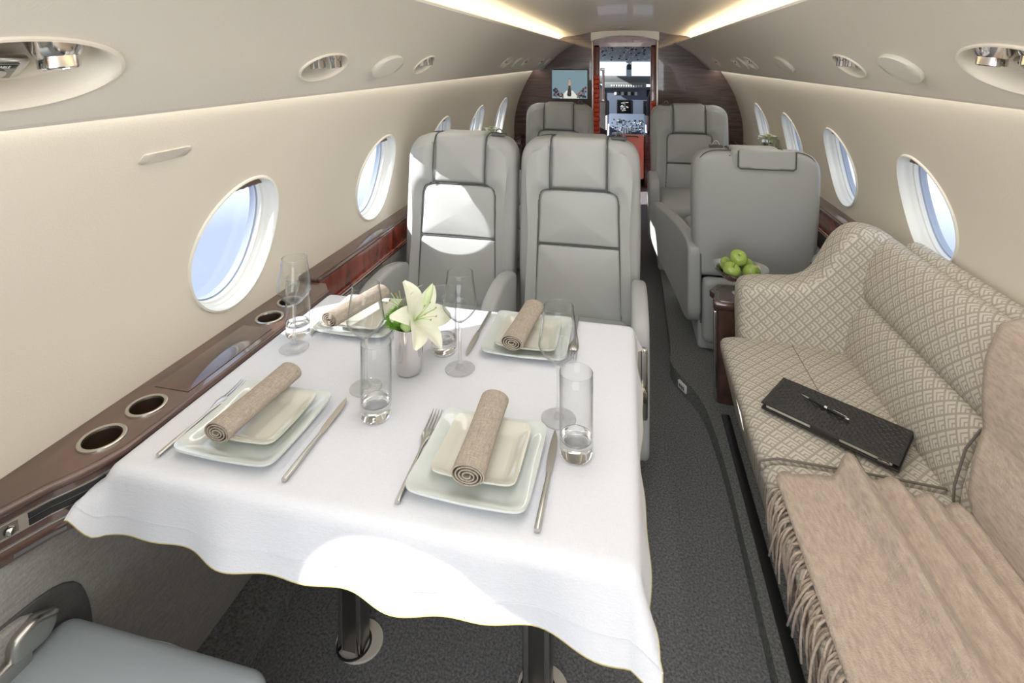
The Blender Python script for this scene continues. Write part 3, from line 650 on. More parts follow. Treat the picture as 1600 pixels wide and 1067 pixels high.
# ------------------------------------------------------------------ cabin seats (local: origin on the floor, front towards -y)
def seg_dist(px, py, poly):
    d = np.full(px.shape, 1e9); ins = np.zeros(px.shape, bool); n = len(poly)
    for i in range(n):
        ax, ay = poly[i]; bx, by = poly[(i+1) % n]; ux, uy = bx-ax, by-ay; L = ux*ux+uy*uy+1e-12
        t = np.clip(((px-ax)*ux+(py-ay)*uy)/L, 0, 1); d = np.minimum(d, np.hypot(px-ax-t*ux, py-ay-t*uy))
        c = ((ay > py) != (by > py)) & (px < (bx-ax)*(py-ay)/(by-ay+1e-12)+ax); ins ^= c
    return np.where(ins, -d, d)
def sstep(x): x = max(0.0, min(1.0, x)); return x*x*(3-2*x)
def make_seat(name, label, T=1.15, hw=.258, arms=(True, True), aw=.056, armtop=.64, armfront=-.40, group=None, back_view=False, seat_front=-.55, loc=(0, 0, 0), rz=0.0, leather=None, ring=1, flare=0.0):
    lt = leather or LEATHER
    t = thing(name, label, 'seat', loc, rz, group)
    lean = lambda x, y, z: (x, y+max(0, z-.45)*.10, z)
    hz0, hz1 = T-.205, T+.004; ph = T-.215; seam = T-.435; hx = .118; px = .166
    body = fillet([(-hw+.015, .36), (-hw, .70), (-hw+.004, T-.005), (hw-.004, T-.005), (hw, .70), (hw-.015, .36)], [.03, .3, .105, .105, .3, .03], 10)
    ctr = fillet([(-px-.012, .30), (-px, ph-.12), (-px, ph-.01), (-hx, ph+.005), (-hx, T+.08), (hx, T+.08), (hx, ph+.005), (px, ph-.01), (px, ph-.12), (px+.012, .30)], [0, .05, .075, .02, 0, 0, .02, .075, .05, 0], 8)
    def disp(a, b):
        d = float(seg_dist(np.array([a]), np.array([b]), ctr)[0])
        rec = .022*sstep((-d+.004)/.014) if d < .01 else 0
        bol = -.017*sstep(d/.05)*sstep(1-(d-.06)/.10) if d > 0 else 0
        return rec+bol
    g = puffy(body, 0.0, .145, .045, 30, .004, disp, 6, .012, c=(0, .76), n=132).warp(lean)
    build('backrest', g, lt, t)
    hr = fillet([(-hx+.004, hz0), (-hx+.004, hz1), (hx-.004, hz1), (hx-.004, hz0)], [.012, .02, .02, .012], 5)
    build('headrest', puffy(hr, -.010, .150, .022, 8, .010, n=80).warp(lean), lt, t)
    up = fillet([(-px-.001, seam+.003), (-px+.004, ph-.10), (-px+.004, ph-.012), (-hx+.01, ph), (hx-.01, ph), (px-.004, ph-.012), (px-.004, ph-.10), (px+.001, seam+.003)], [.008, .05, .075, .02, .02, .075, .05, .008], 7)
    build('upper_panel', puffy(up, .000, .06, .014, 8, .012, n=90).warp(lean), lt, t)
    lo = fillet([(-px-.012, .40), (-px-.001, seam-.003), (px+.001, seam-.003), (px+.012, .40)], [.01, .008, .008, .01], 4)
    build('lower_panel', puffy(lo, .000, .06, .014, 8, .014, n=80).warp(lean), lt, t)
    w_ = lambda P: [lean(x, y, z) for x, y, z in P]
    arch = [(x, .006, z) for x, z in ctr if z < ph+.02]
    half = len(arch)//2
    pp = tube(w_([(x, .004, z) for x, z in fillet([(-px-.010, .40), (-px, ph-.12), (-px, ph-.006), (-hx, ph+.004), (hx, ph+.004), (px, ph-.006), (px, ph-.12), (px+.010, .40)], [0, .05, .075, .02, .02, .075, .05, 0], 8, False)]), .0030, 6)
    q = tube(w_([(-px, .004, seam), (px, .004, seam)]), .0026, 6); pp.add(q.v, q.f)
    for s in (-1, 1):
        q = tube(w_([(s*hx, -.004, hz0-.01), (s*hx, -.012, hz0+.06), (s*hx, -.008, T-.045), (s*hx, .012, T-.008), (s*hx, .05, T+.001), (s*hx, .10, T+.001), (s*hx, .142, T-.03)]), .0030, 6); pp.add(q.v, q.f)
    build('piping', pp, PIPE, t)
    bk = tube(w_([(x*.94, .128, z) for x, z in body if z > .60][::1]), .0026, 6); build('back_seam', bk, PIPE, t)
    # belt keeper: dark slot plate and a wire loop on the top of the shoulder
    sl = build('belt_slot', rbox(ring*.165-.032, ring*.165+.032, .028, .062, T-.006, T+.006, .005, 2).warp(lean), PIPE, t)
    build('belt_loop', tube(w_([(ring*.165-.018, .045, T+.002), (ring*.165-.010, .04, T+.020), (ring*.165, .038, T+.026), (ring*.165+.010, .04, T+.020), (ring*.165+.018, .045, T+.002)]), .003, 6), DSTEEL, sl)
    build('seat_cushion', rbox(-hw+.035, hw-.035, seat_front, .02, .30, .445, .045, 4, .018, 8), lt, t)
    build('front_flap', rbox(-hw+.04, hw-.04, seat_front+.01, seat_front+.06, .10, .30, .02, 3), lt, t)
    build('base', rbox(-hw+.03, hw-.03, seat_front+.07, .12, .0, .30, .02, 2), LEATHER, t)
    for k, s in enumerate((-1, 1)):
        if not arms[k]: continue
        yb = .155 if back_view else .02
        o = fillet([(yb, armtop-.05), (armfront*.35, armtop), (armfront+.03, armtop-.02), (armfront, armtop-.13), (armfront+.01, .16+(flare if s > 0 else 0)), (yb-.10, .10), (yb, .16)], [.03, .12, .10, .10, .08, .08, .05], 7)
        x0 = s*(hw-.012)
        ar = build('armrest', puffy(o, x0-aw/2, x0+aw/2, .018, 5, .002, n=84, back_bulge=.002).warp(lambda a, d, b: (d+max(0, s)*flare*sstep((yb-.06-a)/(yb-armfront))**.8, a, b)), lt, t)
        if back_view: build('arm_seam', tube([(x0-s*aw/2*.96, yb-.012, .14), (x0-s*aw/2*.96, yb-.008, armtop-.09), (x0-s*aw/2*.6, yb-.03, armtop-.045)], .003, 6), PIPE, ar)
    return t
S1 = make_seat('cabin_seat', 'grey leather seat of the double pair nearest the port window, with sunlit backrest', hw=.250, arms=(True, True), loc=(-.678, 2.13, 0), armtop=.645)
S2 = make_seat('cabin_seat', 'grey leather seat of the double pair beside the aisle, facing the dining table', hw=.253, arms=(False, True), loc=(-.160, 2.13, 0), armtop=.655)
# chrome latch and channel on the aisle armrest
ar = [c for c in S2.children if c.name.startswith('armrest')][0]
build('latch_channel', rbox(.222, .262, -.412, -.396, .33, .56, .008, 2), STEEL, ar)
build('latch_knob', puffy(ellipse(.242, .42, .019, .030, 24), -.440, -.405, .012, 4, .004), CHROME, ar)
build('channel_groove', rbox(.2405, .2435, -.4135, -.405, .45, .555, .001, 1), BLACK, ar)

S3 = make_seat('cabin_seat', 'grey leather single seat seen from behind, beside the bowl of apples', T=.985, hw=.282, arms=(True, True), aw=.062, armtop=.56, armfront=-.60, back_view=True, seat_front=-.62, loc=(.622, 2.80, .075), rz=PI, flare=.15)
bl = lambda x, y, z: (x, y+max(0, z-.45)*.10, z)
fl = fillet([(-.16, .905), (-.16, .992), (.085, .992), (.085, .905), (.03, .905), (.02, .898), (-.09, .898), (-.10, .905)], [.012, .02, .02, .012, 0, 0, 0, 0], 4)
build('headrest_flap', puffy(fl, .140, .166, .009, 4, n=80).warp(bl), LEATHER, S3)
build('flap_seam', tube([bl(-.16, .163, .985), bl(-.16, .166, .91), bl(-.15, .167, .902), bl(.075, .167, .902), bl(.085, .166, .91), bl(.085, .163, .985)], .003, 6), PIPE, S3)
build('lower_skirt', rbox(-.235, .235, .10, .165, .05, .36, .03, 3), LEATHER, S3)
build('floor_pedestal', rbox(-.21, .22, -.30, .13, -.0, .06, .03, 3), LEATHER, S3)

S4 = make_seat('cabin_seat', 'grey leather seat before the bulkhead screen, headrest and shoulders showing', T=1.13, hw=.272, loc=(-.497, 4.10, 0))
S5 = make_seat('cabin_seat', 'grey leather aft-facing single seat on the far right beside the cockpit door', T=1.06, hw=.285, loc=(.492, 4.10, .075), armtop=.60, aw=.07, ring=-1)
bx = build('arm_switch', rbox(-.262, -.256, -.36, -.33, .44, .50, .002, 1), BLACK, [c for c in S5.children if c.name.startswith('armrest')][0])

# near seat: only the cushion and shoulder of its arm reach the picture
t = thing('cabin_seat', 'blue-grey leather seat cushion at the bottom left corner by the camera', 'seat', (-.755, .25, 0.0))
build('seat_cushion', rbox(-.219, .219, -.05, .525, .355, .470, .035, 4, .012, 10), LEATHER2, t)
build('cushion_piping', tube([(-.20, .515, .443), (0, .523, .446), (.20, .515, .443), (.226, .49, .443), (.226, .2, .443)], .004, 6), LEATHER, t)
build('base', rbox(-.19, .19, .0, .42, .0, .335, .03, 3), LEATHER, t)
bk = fillet([(-.235, .40), (-.235, 1.10), (.235, 1.10), (.235, .40)], [.03, .10, .10, .03], 8)
build('backrest', puffy(bk, -.06, .06, .04, 6, .01, n=80).move(0, -.13, 0), LEATHER2, t)
build('release_lever', puffy(fillet([(-.03, -.022), (-.028, .02), (.01, .028), (.052, .004), (.03, -.03)], .014, 5), -.012, .012, .009, 4, .003, n=40).warp(lambda a, d, b: (-.190+d, .435+a, .055+.455+b)), STEEL, t)
build('lever_arm', rbox(-.205, -.18, .30, .44, .44, .50, .008, 3), STEEL, t)

# ------------------------------------------------------------------ sofa
SO = thing('sofa', 'long sofa in beige key-pattern fabric along the right wall', 'sofa', (.70, 1.2, .075))
def prof_sweep(prof, ya, yb, r=.02, closed=True, ny=10, n=None):
    """extrude a closed (x, z) section along y with rounded ends; uv = (y, arc length)"""
    P = resample(prof, n or len(prof)*2) ; P = P if closed else P; N = len(P)
    cx = sum(p[0] for p in P)/N; cz = sum(p[1] for p in P)/N
    L = [0]
    for a, b in zip(P, P[1:]+P[:1]): L.append(L[-1]+math.dist(a, b))
    st = [(ya+r*(1-math.cos(PI/2*k/4)), r*(1-math.sin(PI/2*k/4))) for k in range(5)]
    mid = [(ya+r+(yb-ya-2*r)*k/ny, 0) for k in range(1, ny)]
    en = [(yb-(y-ya), d) for y, d in st[::-1]]
    S_ = st+mid+en; v = []; uv = []; f = []
    for y, d in S_:
        for k in range(N+1):
            p = P[k % N]; q = Vector((p[0]-cx, p[1]-cz)); l = q.length; s = 1-d/l
            v.append((cx+q.x*s, y, cz+q.y*s)); uv.append((y, L[k]))
    M = N+1
    for i in range(len(S_)-1):
        for k in range(N): f.append((i*M+k, i*M+k+1, (i+1)*M+k+1, (i+1)*M+k))
    f.append(tuple(range(N))); f.append(tuple(range((len(S_)-1)*M, (len(S_)-1)*M+N))[::-1])
    g = G().add(v, f); g.uv = uv; return g
def srel(g): u = g.uv; g.move(-.70, -1.2, -.075); g.uv = u; return g
seatp = fillet([(.44, .13), (.385, .37), (.375, .425), (.42, .44), (.618, .437), (.628, .428), (.638, .437), (.82, .425), (.90, .40), (.90, .13)], [.02, .05, .035, .05, .004, .004, .004, .06, .05, .02], 6)
for y0, y1 in ((1.482, 2.115), (-.60, 1.476)): build('seat_cushion', srel(prof_sweep(seatp, y0, y1, .016, n=110, ny=14)), SOFAF, SO)
build('seat_seam', srel(tube([(.372, 1.479, .39), (.377, 1.479, .432), (.42, 1.479, .444), (.62, 1.479, .441), (.80, 1.479, .432)], .003, 8)), TPIPE, SO)
build('seat_seam', srel(tube([(.628, y, .4325) for y in (1.49, 1.6, 1.8, 2.0, 2.10)], .0018, 6)), TPIPE, SO)
lowp = fillet([(.80, .40), (.802, .47), (.825, .56), (.862, .615), (.90, .62), (1.0, .60), (1.0, .40)], [.01, .05, .06, .03, .02, .02, .01], 6)
for y0, y1 in ((1.446, 2.13), (-.60, 1.440)): build('lower_back', srel(prof_sweep(lowp, y0, y1, .018, n=80, ny=14)), SOFAF, SO)
build('back_seam', srel(tube([(.795, 1.443, .43), (.797, 1.443, .47), (.82, 1.443, .56), (.85, 1.443, .608), (.875, 1.443, .622)], .003, 8)), TPIPE, SO)
uppp = fillet([(.875, .606), (.855, .66), (.885, .775), (.925, .838), (.965, .842), (1.0, .82), (1.02, .62)], [.02, .05, .07, .03, .03, .04, .02], 7)
build('upper_back', srel(prof_sweep(uppp, -.60, 2.16, .03, n=90, ny=24)), SOFAF, SO)
topp = fillet([(.965, .78), (.968, .850), (1.0, .862), (1.028, .85), (1.03, .70)], [.02, .02, .03, .02, .02], 5)
build('top_rail', srel(prof_sweep(topp, -.60, 2.06, .025, n=50, ny=24)), SOFAF, SO)
armo = fillet([(.458, .15), (.450, .54), (.456, .628), (.56, .640), (.712, .650), (.808, .832), (.868, .872), (.95, .858), (1.0, .82), (1.0, .15)], [.03, .06, .05, .04, .085, .05, .05, .05, .04, .02], 8)
build('arm', srel(puffy(armo, 2.105, 2.255, .045, 10, .006, c=(.74, .45), n=120)), SOFAF, SO, cube_uv=True)
build('base', srel(rbox(.455, .99, -.55, 2.24, .075, .15, .01, 2)), PIPE, SO)
build('floor_track', srel(rbox(.40, .43, -.5, 2.2, .075, .083, .002, 1)), BLACK, SO)

# throw over sofa seat and back, with fringe
TH = thing('throw_blanket', 'beige wool throw with fringe draped over the near end of the sofa', 'blanket', (.60, 1.0, .45))
def fold(x, y):
    k = 0
    for cx, a, w_, dr in ((.575, .046, .026, .03), (.655, .034, .024, .05), (.715, .026, .019, .06), (.768, .014, .016, .03)):
        k += a*math.exp(-((x-cx-dr*(1.42-y))/(w_*(1+.25*(1.42-y))))**2)
    return k
path = [(.352, .30), (.362, .36), (.366, .41), (.378, .437), (.405, .449), (.50, .452), (.60, .452), (.70, .450), (.765, .447), (.792, .462), (.790, .52), (.805, .575), (.838, .64), (.848, .70), (.868, .775), (.905, .852), (.955, .872), (1.0, .874)]
def throw(a0, a1, yfar, ynear, na, nb):
    P = [np.array(p) for p in path]; d = np.concatenate([[0], np.cumsum([np.linalg.norm(b-a) for a, b in zip(P, P[1:])])]); X = np.array(P)
    v = []; f = []
    for i in range(na+1):
        s = d[-1]*(a0+(a1-a0)*i/na); x = np.interp(s, d, X[:, 0]); z = np.interp(s, d, X[:, 1])
        for j in range(nb+1):
            yf = yfar(x, z, s); y = yf+(ynear-yf)*j/nb
            k = fold(x, y)*(1 if x < .79 else 0)*sstep((x-.40)/.08)
            wob = .003*math.sin(9*y+14*x)*math.sin(17*x+3*y)
            v.append((x-.60-(wob if z > .5 else 0), y-1.0, z+k+(abs(wob) if z < .47 else 0)-.45))
    for i in range(na):
        for j in range(nb): k = i*(nb+1)+j; f.append((k, k+1, k+nb+2, k+nb+1))
    return G().add(v, f), d
def yfar(x, z, s):
    if z < .45 and x < .5: return 1.372+.05*sstep((x-.37)/.05)+.0*z
    if x < .78: return 1.425+.022*math.exp(-((x-.585)/.035)**2)-.012*math.exp(-((x-.53)/.03)**2)+.01*math.sin(26*x)-.05*sstep((x-.62)/.16)
    return 1.36+.10*sstep((z-.47)/.38)
g, dd = throw(.15, 1.0, yfar, .2, 110, 70)
b_ = build('wool_sheet', g, WOOL, TH); md = b_.modifiers.new('thick', 'SOLIDIFY'); md.thickness = .006; md.offset = 1
# fringe strands hanging from the aisle-side edge
fr = []
for k in range(7):
    pts = []; ph = random.random()*6; L = .105+.03*random.random(); sw = random.uniform(-.018, .018)
    for i in range(8):
        u = i/7; pts.append((-.030*math.sin(u*1.9)+.005*math.sin(5*u+ph), sw*u*u+.006*math.sin(4*u+ph), .012*math.sin(u*2.2)-L*u*u*.9-L*.12*u))
    me = bpy.data.meshes.new('fringe_strand'); gg = tube(pts, .0026, 5); me.from_pydata(gg.v, [], gg.f); me.polygons.foreach_set('use_smooth', [True]*len(me.polygons)); me.materials.append(WOOL); fr.append(me)
for k in range(165):
    y = 1.382-.0062*k+random.uniform(-.002, .002); o = bpy.data.objects.new('fringe_strand', fr[random.randrange(7)]); COL.objects.link(o); o.parent = TH
    o.location = (.404-.60+random.uniform(-.003, .003), y-1.0, .444-.45+random.uniform(-.004, .004)); o.rotation_euler = (random.uniform(-.25, .25), random.uniform(-.12, .12), random.uniform(-.5, .5))

# portfolio and pen
PF = thing('portfolio', 'black woven leather portfolio lying on the sofa seat', 'folder', (.612, 1.652, .452), math.atan2(1.643-1.826, .794-.528))
def weave_panel(L, W, z):
    """cover with raised strap weave, one ridge per strap"""
    g = rbox(-L/2, L/2, -W/2, W/2, z-.004, z, .002, 2); nx, ny = 36, 14; dx = (L-.012)/nx; dy = (W-.012)/ny
    for i in range(nx):
        for j in range(ny):
            if (i+j) % 2: continue
            x = -L/2+.006+dx*i; y = -W/2+.006+dy*j; n = len(g.v)
            g.add([(x, y+.001, z-.0002), (x+dx*1.15, y+.001, z-.0002), (x+dx*1.15, y+dy*.95, z-.0002), (x, y+dy*.95, z-.0002), (x+dx*.3, y+dy*.2, z+.0016), (x+dx*.85, y+dy*.2, z+.0016), (x+dx*.85, y+dy*.8, z+.0016), (x+dx*.3, y+dy*.8, z+.0016)],
                  [(4, 5, 6, 7), (0, 1, 5, 4), (1, 2, 6, 5), (2, 3, 7, 6), (3, 0, 4, 7)])
    return g
PLn, PW = .335, .175
build('back_cover', rbox(-PLn/2, PLn/2, -PW/2, PW/2, -.004, .002, .002, 2), BLEATH, PF)
build('page_block', rbox(-PLn/2+.012, PLn/2-.016, -PW/2+.006, PW/2-.006, .002, .012, .002, 2), PAPER, PF)
build('front_cover', weave_panel(PLn, PW, .0165), BLEATH, PF, smooth=False)
build('spine', rbox(-PLn/2, PLn/2, PW/2-.006, PW/2+.002, -.004, .0165, .003, 2), BLEATH, PF)
build('clasp_strap', rbox(-.035, .035, -PW/2-.003, -PW/2+.004, .0, .014, .002, 2), BLEATH, PF)
build('zip_pull', rbox(PLn/2-.045, PLn/2-.020, -PW/2-.004, -PW/2+.002, .006, .011, .001, 1), CHROME, PF)
PN = thing('pen', 'slim black pen with silver tips resting on the portfolio', 'pen', (.598, 1.676, .4748), math.atan2(1.635-1.745, .641-.533))
R90 = Matrix.Rotation(PI/2, 3, 'Y')
build('barrel', lathe([(.0005, -.048), (.0032, -.048), (.0044, -.02), (.0048, 0), (.0046, .03), (.0035, .056), (.0005, .056)], 16).rot(R90), BLACK, PN)
build('tip', lathe([(.0033, -.047), (.0026, -.060), (.0012, -.071), (.0003, -.072)], 14).rot(R90), CHROME, PN)
build('center_band', lathe([(.0047, -.003), (.0053, -.002), (.0053, .001), (.0049, .0015), (.0053, .002), (.0053, .004), (.0047, .005)], 16).rot(R90), CHROME, PN)
build('cap_end', lathe([(.0036, .054), (.0042, .057), (.0040, .063), (.0004, .065)], 14).rot(R90), CHROME, PN)
build('clip', rbox(.02, .058, -.0012, .0012, .0046, .0060, .0006, 2), CHROME, PN)

# ------------------------------------------------------------------ side table with bowl of apples
ST = thing('side_table', 'dark glossy walnut side table squeezed between sofa arm and single seat', 'table', (.50, 2.33, .075))
o = fillet([(-.12, -.06), (-.075, -.065), (.2, -.065), (.2, .13), (-.075, .13), (-.12, .06), (-.10, .03), (-.115, -.02)], [.012, .01, .005, .005, .01, .012, .01, .01], 4)
build('table_top', prism(o, .385, .415, .005), WOOD, ST)
build('inlay', tube([(x*.86+.006, y*.82+.006, .4155) for x, y in o], .0012, 5, True), STEEL, ST)
build('cabinet', prism([(x*.93+.008, y*.9) for x, y in o], .0, .385, .004), WOOD, ST, smooth=False)
build('corner_strip', rbox(-.118, -.104, -.062, -.048, .02, .38, .004, 2), CHROME, ST)
BX, BY, BZ = .503, 2.372, .490
BW = thing('fruit_bowl', 'shallow oval silver bowl of green apples on the walnut side table', 'bowl', (BX, BY, BZ), math.radians(-8))
pr_ = [(.0005, .018), (.03, .020), (.065, .034), (.092, .056), (.104, .070), (.106, .071), (.104, .067), (.092, .050), (.064, .028), (.03, .014), (.012, .012), (.012, .006), (.028, .003), (.028, 0), (.0005, 0)]
pr_ = [(r*1.05 if r > .05 else r, z+.040) for r, z in pr_[:10]]+[(.010, .040), (.008, .015), (.014, .007), (.032, .003), (.032, 0), (.0005, 0)]
gb = lathe(pr_, 40).warp(lambda x, y, z: (x*1.0, y*.96, z+(.20*x*x*3 if z > .07 else 0)))
build('bowl', gb, SILVER, BW)
def apple(name, x, y, z, label, r=.0365, tilt=(0, 0)):
    a = thing(name, label, 'apple', (x, y, z), random.random()*6, 'green apples in the silver bowl'); a.rotation_euler = (tilt[0], tilt[1], random.random()*6)
    P = [(.0004, -.80), (.22, -.86), (.5, -.78), (.80, -.42), (.97, .02), (.98, .30), (.84, .66), (.58, .86), (.33, .90), (.14, .82), (.0004, .66)]
    P = [(p, q) for p, q in P]; build('flesh', lathe([(p*r, q*r) for p, q in fillet(P, .2, 3, False)], 28).warp(lambda x, y, z: (x*(1+.04*math.sin(3*math.atan2(y, x))), y, z)), APPLE, a)
    build('stem', tube([(0, 0, r*.66), (.002, 0, r*.9), (.005, .001, r*1.15)], [.0013, .0011, .0016], 6), STEMB, a)
apple('apple', BX-.040, BY-.026, BZ+0.104, 'green apple at the front left of the silver bowl', tilt=(.5, -.3))
apple('apple', BX+.036, BY-.030, BZ+0.104, 'green apple at the front right of the silver bowl', tilt=(1.2, .4))
apple('apple', BX-.044, BY+.040, BZ+0.103, 'green apple half hidden at the back left of the silver bowl', .034, tilt=(-.3, -.5))
apple('apple', BX+.035, BY+.040, BZ+0.103, 'green apple half hidden at the back right of the silver bowl', .034, tilt=(-.2, .4))
apple('apple', BX-.006, BY+.004, BZ+0.148, 'green apple lying on top of the other apples', .036, tilt=(-.5, .5))

# ------------------------------------------------------------------ dining table, cloth
TB = thing('dining_table', 'dining table on two steel legs under the white cloth', 'table', (-.40, 1.21, 0))
build('table_top', rbox(-.485, .440, -.415, .285, .705, .730, .006, 2), WOODR, TB)
for x in (-.236, .235):
    lg = build('leg', prism(fillet([(x-.034, -.022), (x-.034, .022), (x+.034, .022), (x+.034, -.022)], .008, 3), .0, .70, .002), DSTEEL, TB)
    for s in (-1, 1): build('edge_rail', rbox(x+s*.024-.006, x+s*.024+.006, -.027, -.021, .0, .70, .002, 2), CHROME, lg)
    build('rail_sticker', rbox(x+.036, x+.0375, -.016, .016, .545, .62, .0005, 1), WHITE, lg)
    fp = build('floor_plate', prism(ellipse(x+.01, .01, .060, .052, 32), .0, .006, .001), mat('plate_cream', (.60, .56, .50), .5) if 'plate_cream' not in bpy.data.materials else bpy.data.materials['plate_cream'], TB)
    build('socket_ring', lathe([(.038, .006), (.040, .009), (.043, .008), (.044, .006)], 32, x, .0), BLACK, fp)
X0, X1, Y0, Y1, ZT = -.895, .060, .775, 1.515, .735
def cloth():
    ox, oy = .045, .135; res = .0105
    def axis(a, b, e0, e1): n = int((b-a+e0+e1)/res); return [a-e0+(b-a+e0+e1)*i/n for i in range(n+1)]
    xs = axis(X0, X1, .050, .060); ys = axis(Y0, Y1, .098, .055); v = []; f = []; R = .018
    for x in xs:
        for y in ys:
            bx = min(max(x, X0+R), X1-R); by = min(max(y, Y0+R), Y1-R); ex, ey = x-bx, y-by; d = math.hypot(ex, ey)
            if d < 1e-9:
                z = ZT+.0006*math.sin(21*x+3)*math.sin(17*y+1)+.0005*math.sin(33*y-14*x); v.append((x, y, z)); continue
            ux, uy = ex/d, ey/d; arc = min(d/R, PI/2*.86); out = R*math.sin(arc); dn = R*(1-math.cos(arc)); rest = max(0, d-R*PI/2*.86)
            corner = abs(ux*uy)*2
            wv = (.012*math.sin(19*x+.6)+.007*math.sin(41*x+2)+.006*math.sin(11*x)) if abs(uy) > abs(ux) else (.010*math.sin(16*y)+.004*math.sin(39*y))
            lef = sstep((X0+.015-x)/.06)
            flare = .20+.30*corner+.05*lef
            k = min(1, rest/.09)
            ow = rest*flare+wv*k*(1-.7*corner)*.8
            dz = rest*math.sqrt(max(.05, 1-min(flare, .95)**2))
            if x > X1-.05 and y < Y0: dz *= 1.0+.0*corner
            dz *= 1-.55*lef
            v.append((bx+ux*(out+ow), by+uy*(out+ow), ZT-dn-dz))
    m = len(ys)
    for i in range(len(xs)-1):
        for j in range(m-1): k = i*m+j; f.append((k, k+1, k+m+1, k+m))
    g = G().add(v, f); hem = [v[i*m] for i in range(len(xs))]; st = [v[i*m+3] for i in range(len(xs))]
    rg = [v[(len(xs)-1)*m+j] for j in range(m)]
    return g, hem, st, rg
g, hem, st, rg = cloth()
TC = thing('tablecloth', 'white linen tablecloth draped over the dining table', 'tablecloth', (-.40, 1.15, .735))
rel = lambda g, t: g.move(-t.location.x, -t.location.y, -t.location.z)
build('linen', rel(g, TC), CLOTH, TC)
build('hem_edge', rel(tube(hem, .0008, 5), TC), GOLD, TC)
build('hem_edge', rel(tube(rg, .0009, 5), TC), GOLD, TC)
build('hem_stitch', rel(tube([(x, y-.0008, z) for x, y, z in st], .0007, 4), TC), CLOTH, TC)

# ------------------------------------------------------------------ place settings
def dish(half, h, th, flat, p=11.0):
    n = 26; v = []; f = []
    def pos(i, j):
        a, b = -1+2*i/n, -1+2*j/n
        a = math.copysign(abs(a)**.8, a); b = math.copysign(abs(b)**.8, b)
        m = (abs(a)**p+abs(b)**p)**(1/p); mm = max(abs(a), abs(b)); s = mm/m if m > 1e-9 else 1
        x, y = a*s*half, b*s*half; r = mm
        z = h*sstep((r-flat)/(1-flat))*(.75+.25*(abs(a*b))**1.5)
        return x, y, z
    for k in (0, 1):
        for i in range(n+1):
            for j in range(n+1):
                x, y, z = pos(i, j); q = max(abs(-1+2*i/n), abs(-1+2*j/n))
                v.append((x, y, z+th) if k == 0 else (x*(1-.0*q), y, z if q > .9 else z))
    M = (n+1)**2
    for k in (0, 1):
        for i in range(n):
            for j in range(n): q = k*M+i*(n+1)+j; f.append((q, q+1, q+n+2, q+n+1))
    b = [i*(n+1) for i in range(n+1)]+[n*(n+1)+j for j in range(1, n+1)]+[i*(n+1)+n for i in range(n-1, -1, -1)]+[j for j in range(n-1, 0, -1)]
    for a, c in zip(b, b[1:]+b[:1]): f.append((a, c, M+c, M+a))
    return G().add(v, f)
DP = tag(build('dinner_plate', dish(.108, .017, .004, .62), PORC), 'x', 'plate', 'large square plates'); 
SP = tag(build('side_plate', dish(.078, .015, .0035, .66), PORC2), 'x', 'plate', 'small square plates')
def napkin():
    sp = []; T = 4.2; n = 96
    for i in range(n+1):
        u = i/n; a = -2*PI*T*u; r = (.0045+.0215*u)*(1-.10*sstep((u-.88)/.12)); sp.append((r*1.22*math.cos(a+.6), r*.78*math.sin(a+.6)))
    th = .0022; v = []; f = []; ny = 12; Ln = .205
    nrm = []
    for i in range(n+1):
        a = sp[max(i-1, 0)]; b = sp[min(i+1, n)]; d = Vector((b[0]-a[0], b[1]-a[1])).normalized(); nrm.append((d.y, -d.x))
    for j in range(ny+1):
        y = -Ln/2+Ln*j/ny; e = 1+.05*math.cos(PI*j/ny*2)*.5
        for k in (0, 1):
            for i, (x, z) in enumerate(sp):
                u = i/n; sk = .002*(u-.5)*math.cos(PI*j/ny)
                v.append((x*e+nrm[i][0]*th*k, y+sk, z*e+nrm[i][1]*th*k+.0225))
    W = 2*(n+1)
    for j in range(ny):
        for k in (0, 1):
            for i in range(n): q = j*W+k*(n+1)+i; f.append((q, q+1, q+W+1, q+W))
        for i in (0, n): q = j*W+i; f.append((q, q+n+1, q+W+n+1, q+W))
    for j in (0, ny):
        for i in range(n): q = j*W+i; f.append((q, q+1, q+n+2, q+n+1))
    return G().add(v, f)
NK = tag(build('napkin', napkin(), LINEN), 'x', 'napkin', 'rolled taupe napkins')
def fork():
    g = G(); L = .115
    o = [(-.0045, -L), (.0045, -L), (.0042, -L+.06), (.0026, -.005), (.0032, .02), (.0075, .034), (.0115, .046), (.0118, .060), (-.0118, .060), (-.0115, .046), (-.0075, .034), (-.0032, .02), (-.0026, -.005), (-.0042, -L+.06)]
    zf = lambda y: .004+.0035*math.exp(-((y-.03)/.025)**2)-(.0015 if y > .06 else 0)
    st = [(-L, .0046, .0032), (-L+.002, .005, .0036), (-.05, .0043, .0036), (-.008, .0028, .0026), (.014, .0032, .0022), (.028, .0062, .0016), (.040, .0105, .0013), (.058, .0118, .0011), (.062, .0118, .0010)]
    v = []; f = []
    for y, hw, t in st:
        z = zf(y)
        for k in range(10): a = 2*PI*k/10; v.append((hw*math.cos(a), y, z+t*math.sin(a)))
    for i in range(len(st)-1):
        for k in range(10): f.append((i*10+k, i*10+(k+1) % 10, (i+1)*10+(k+1) % 10, (i+1)*10+k))
    f.append(tuple(range(10))); f.append(tuple(range(10*(len(st)-1), 10*len(st))))
    return g.add(v, f)
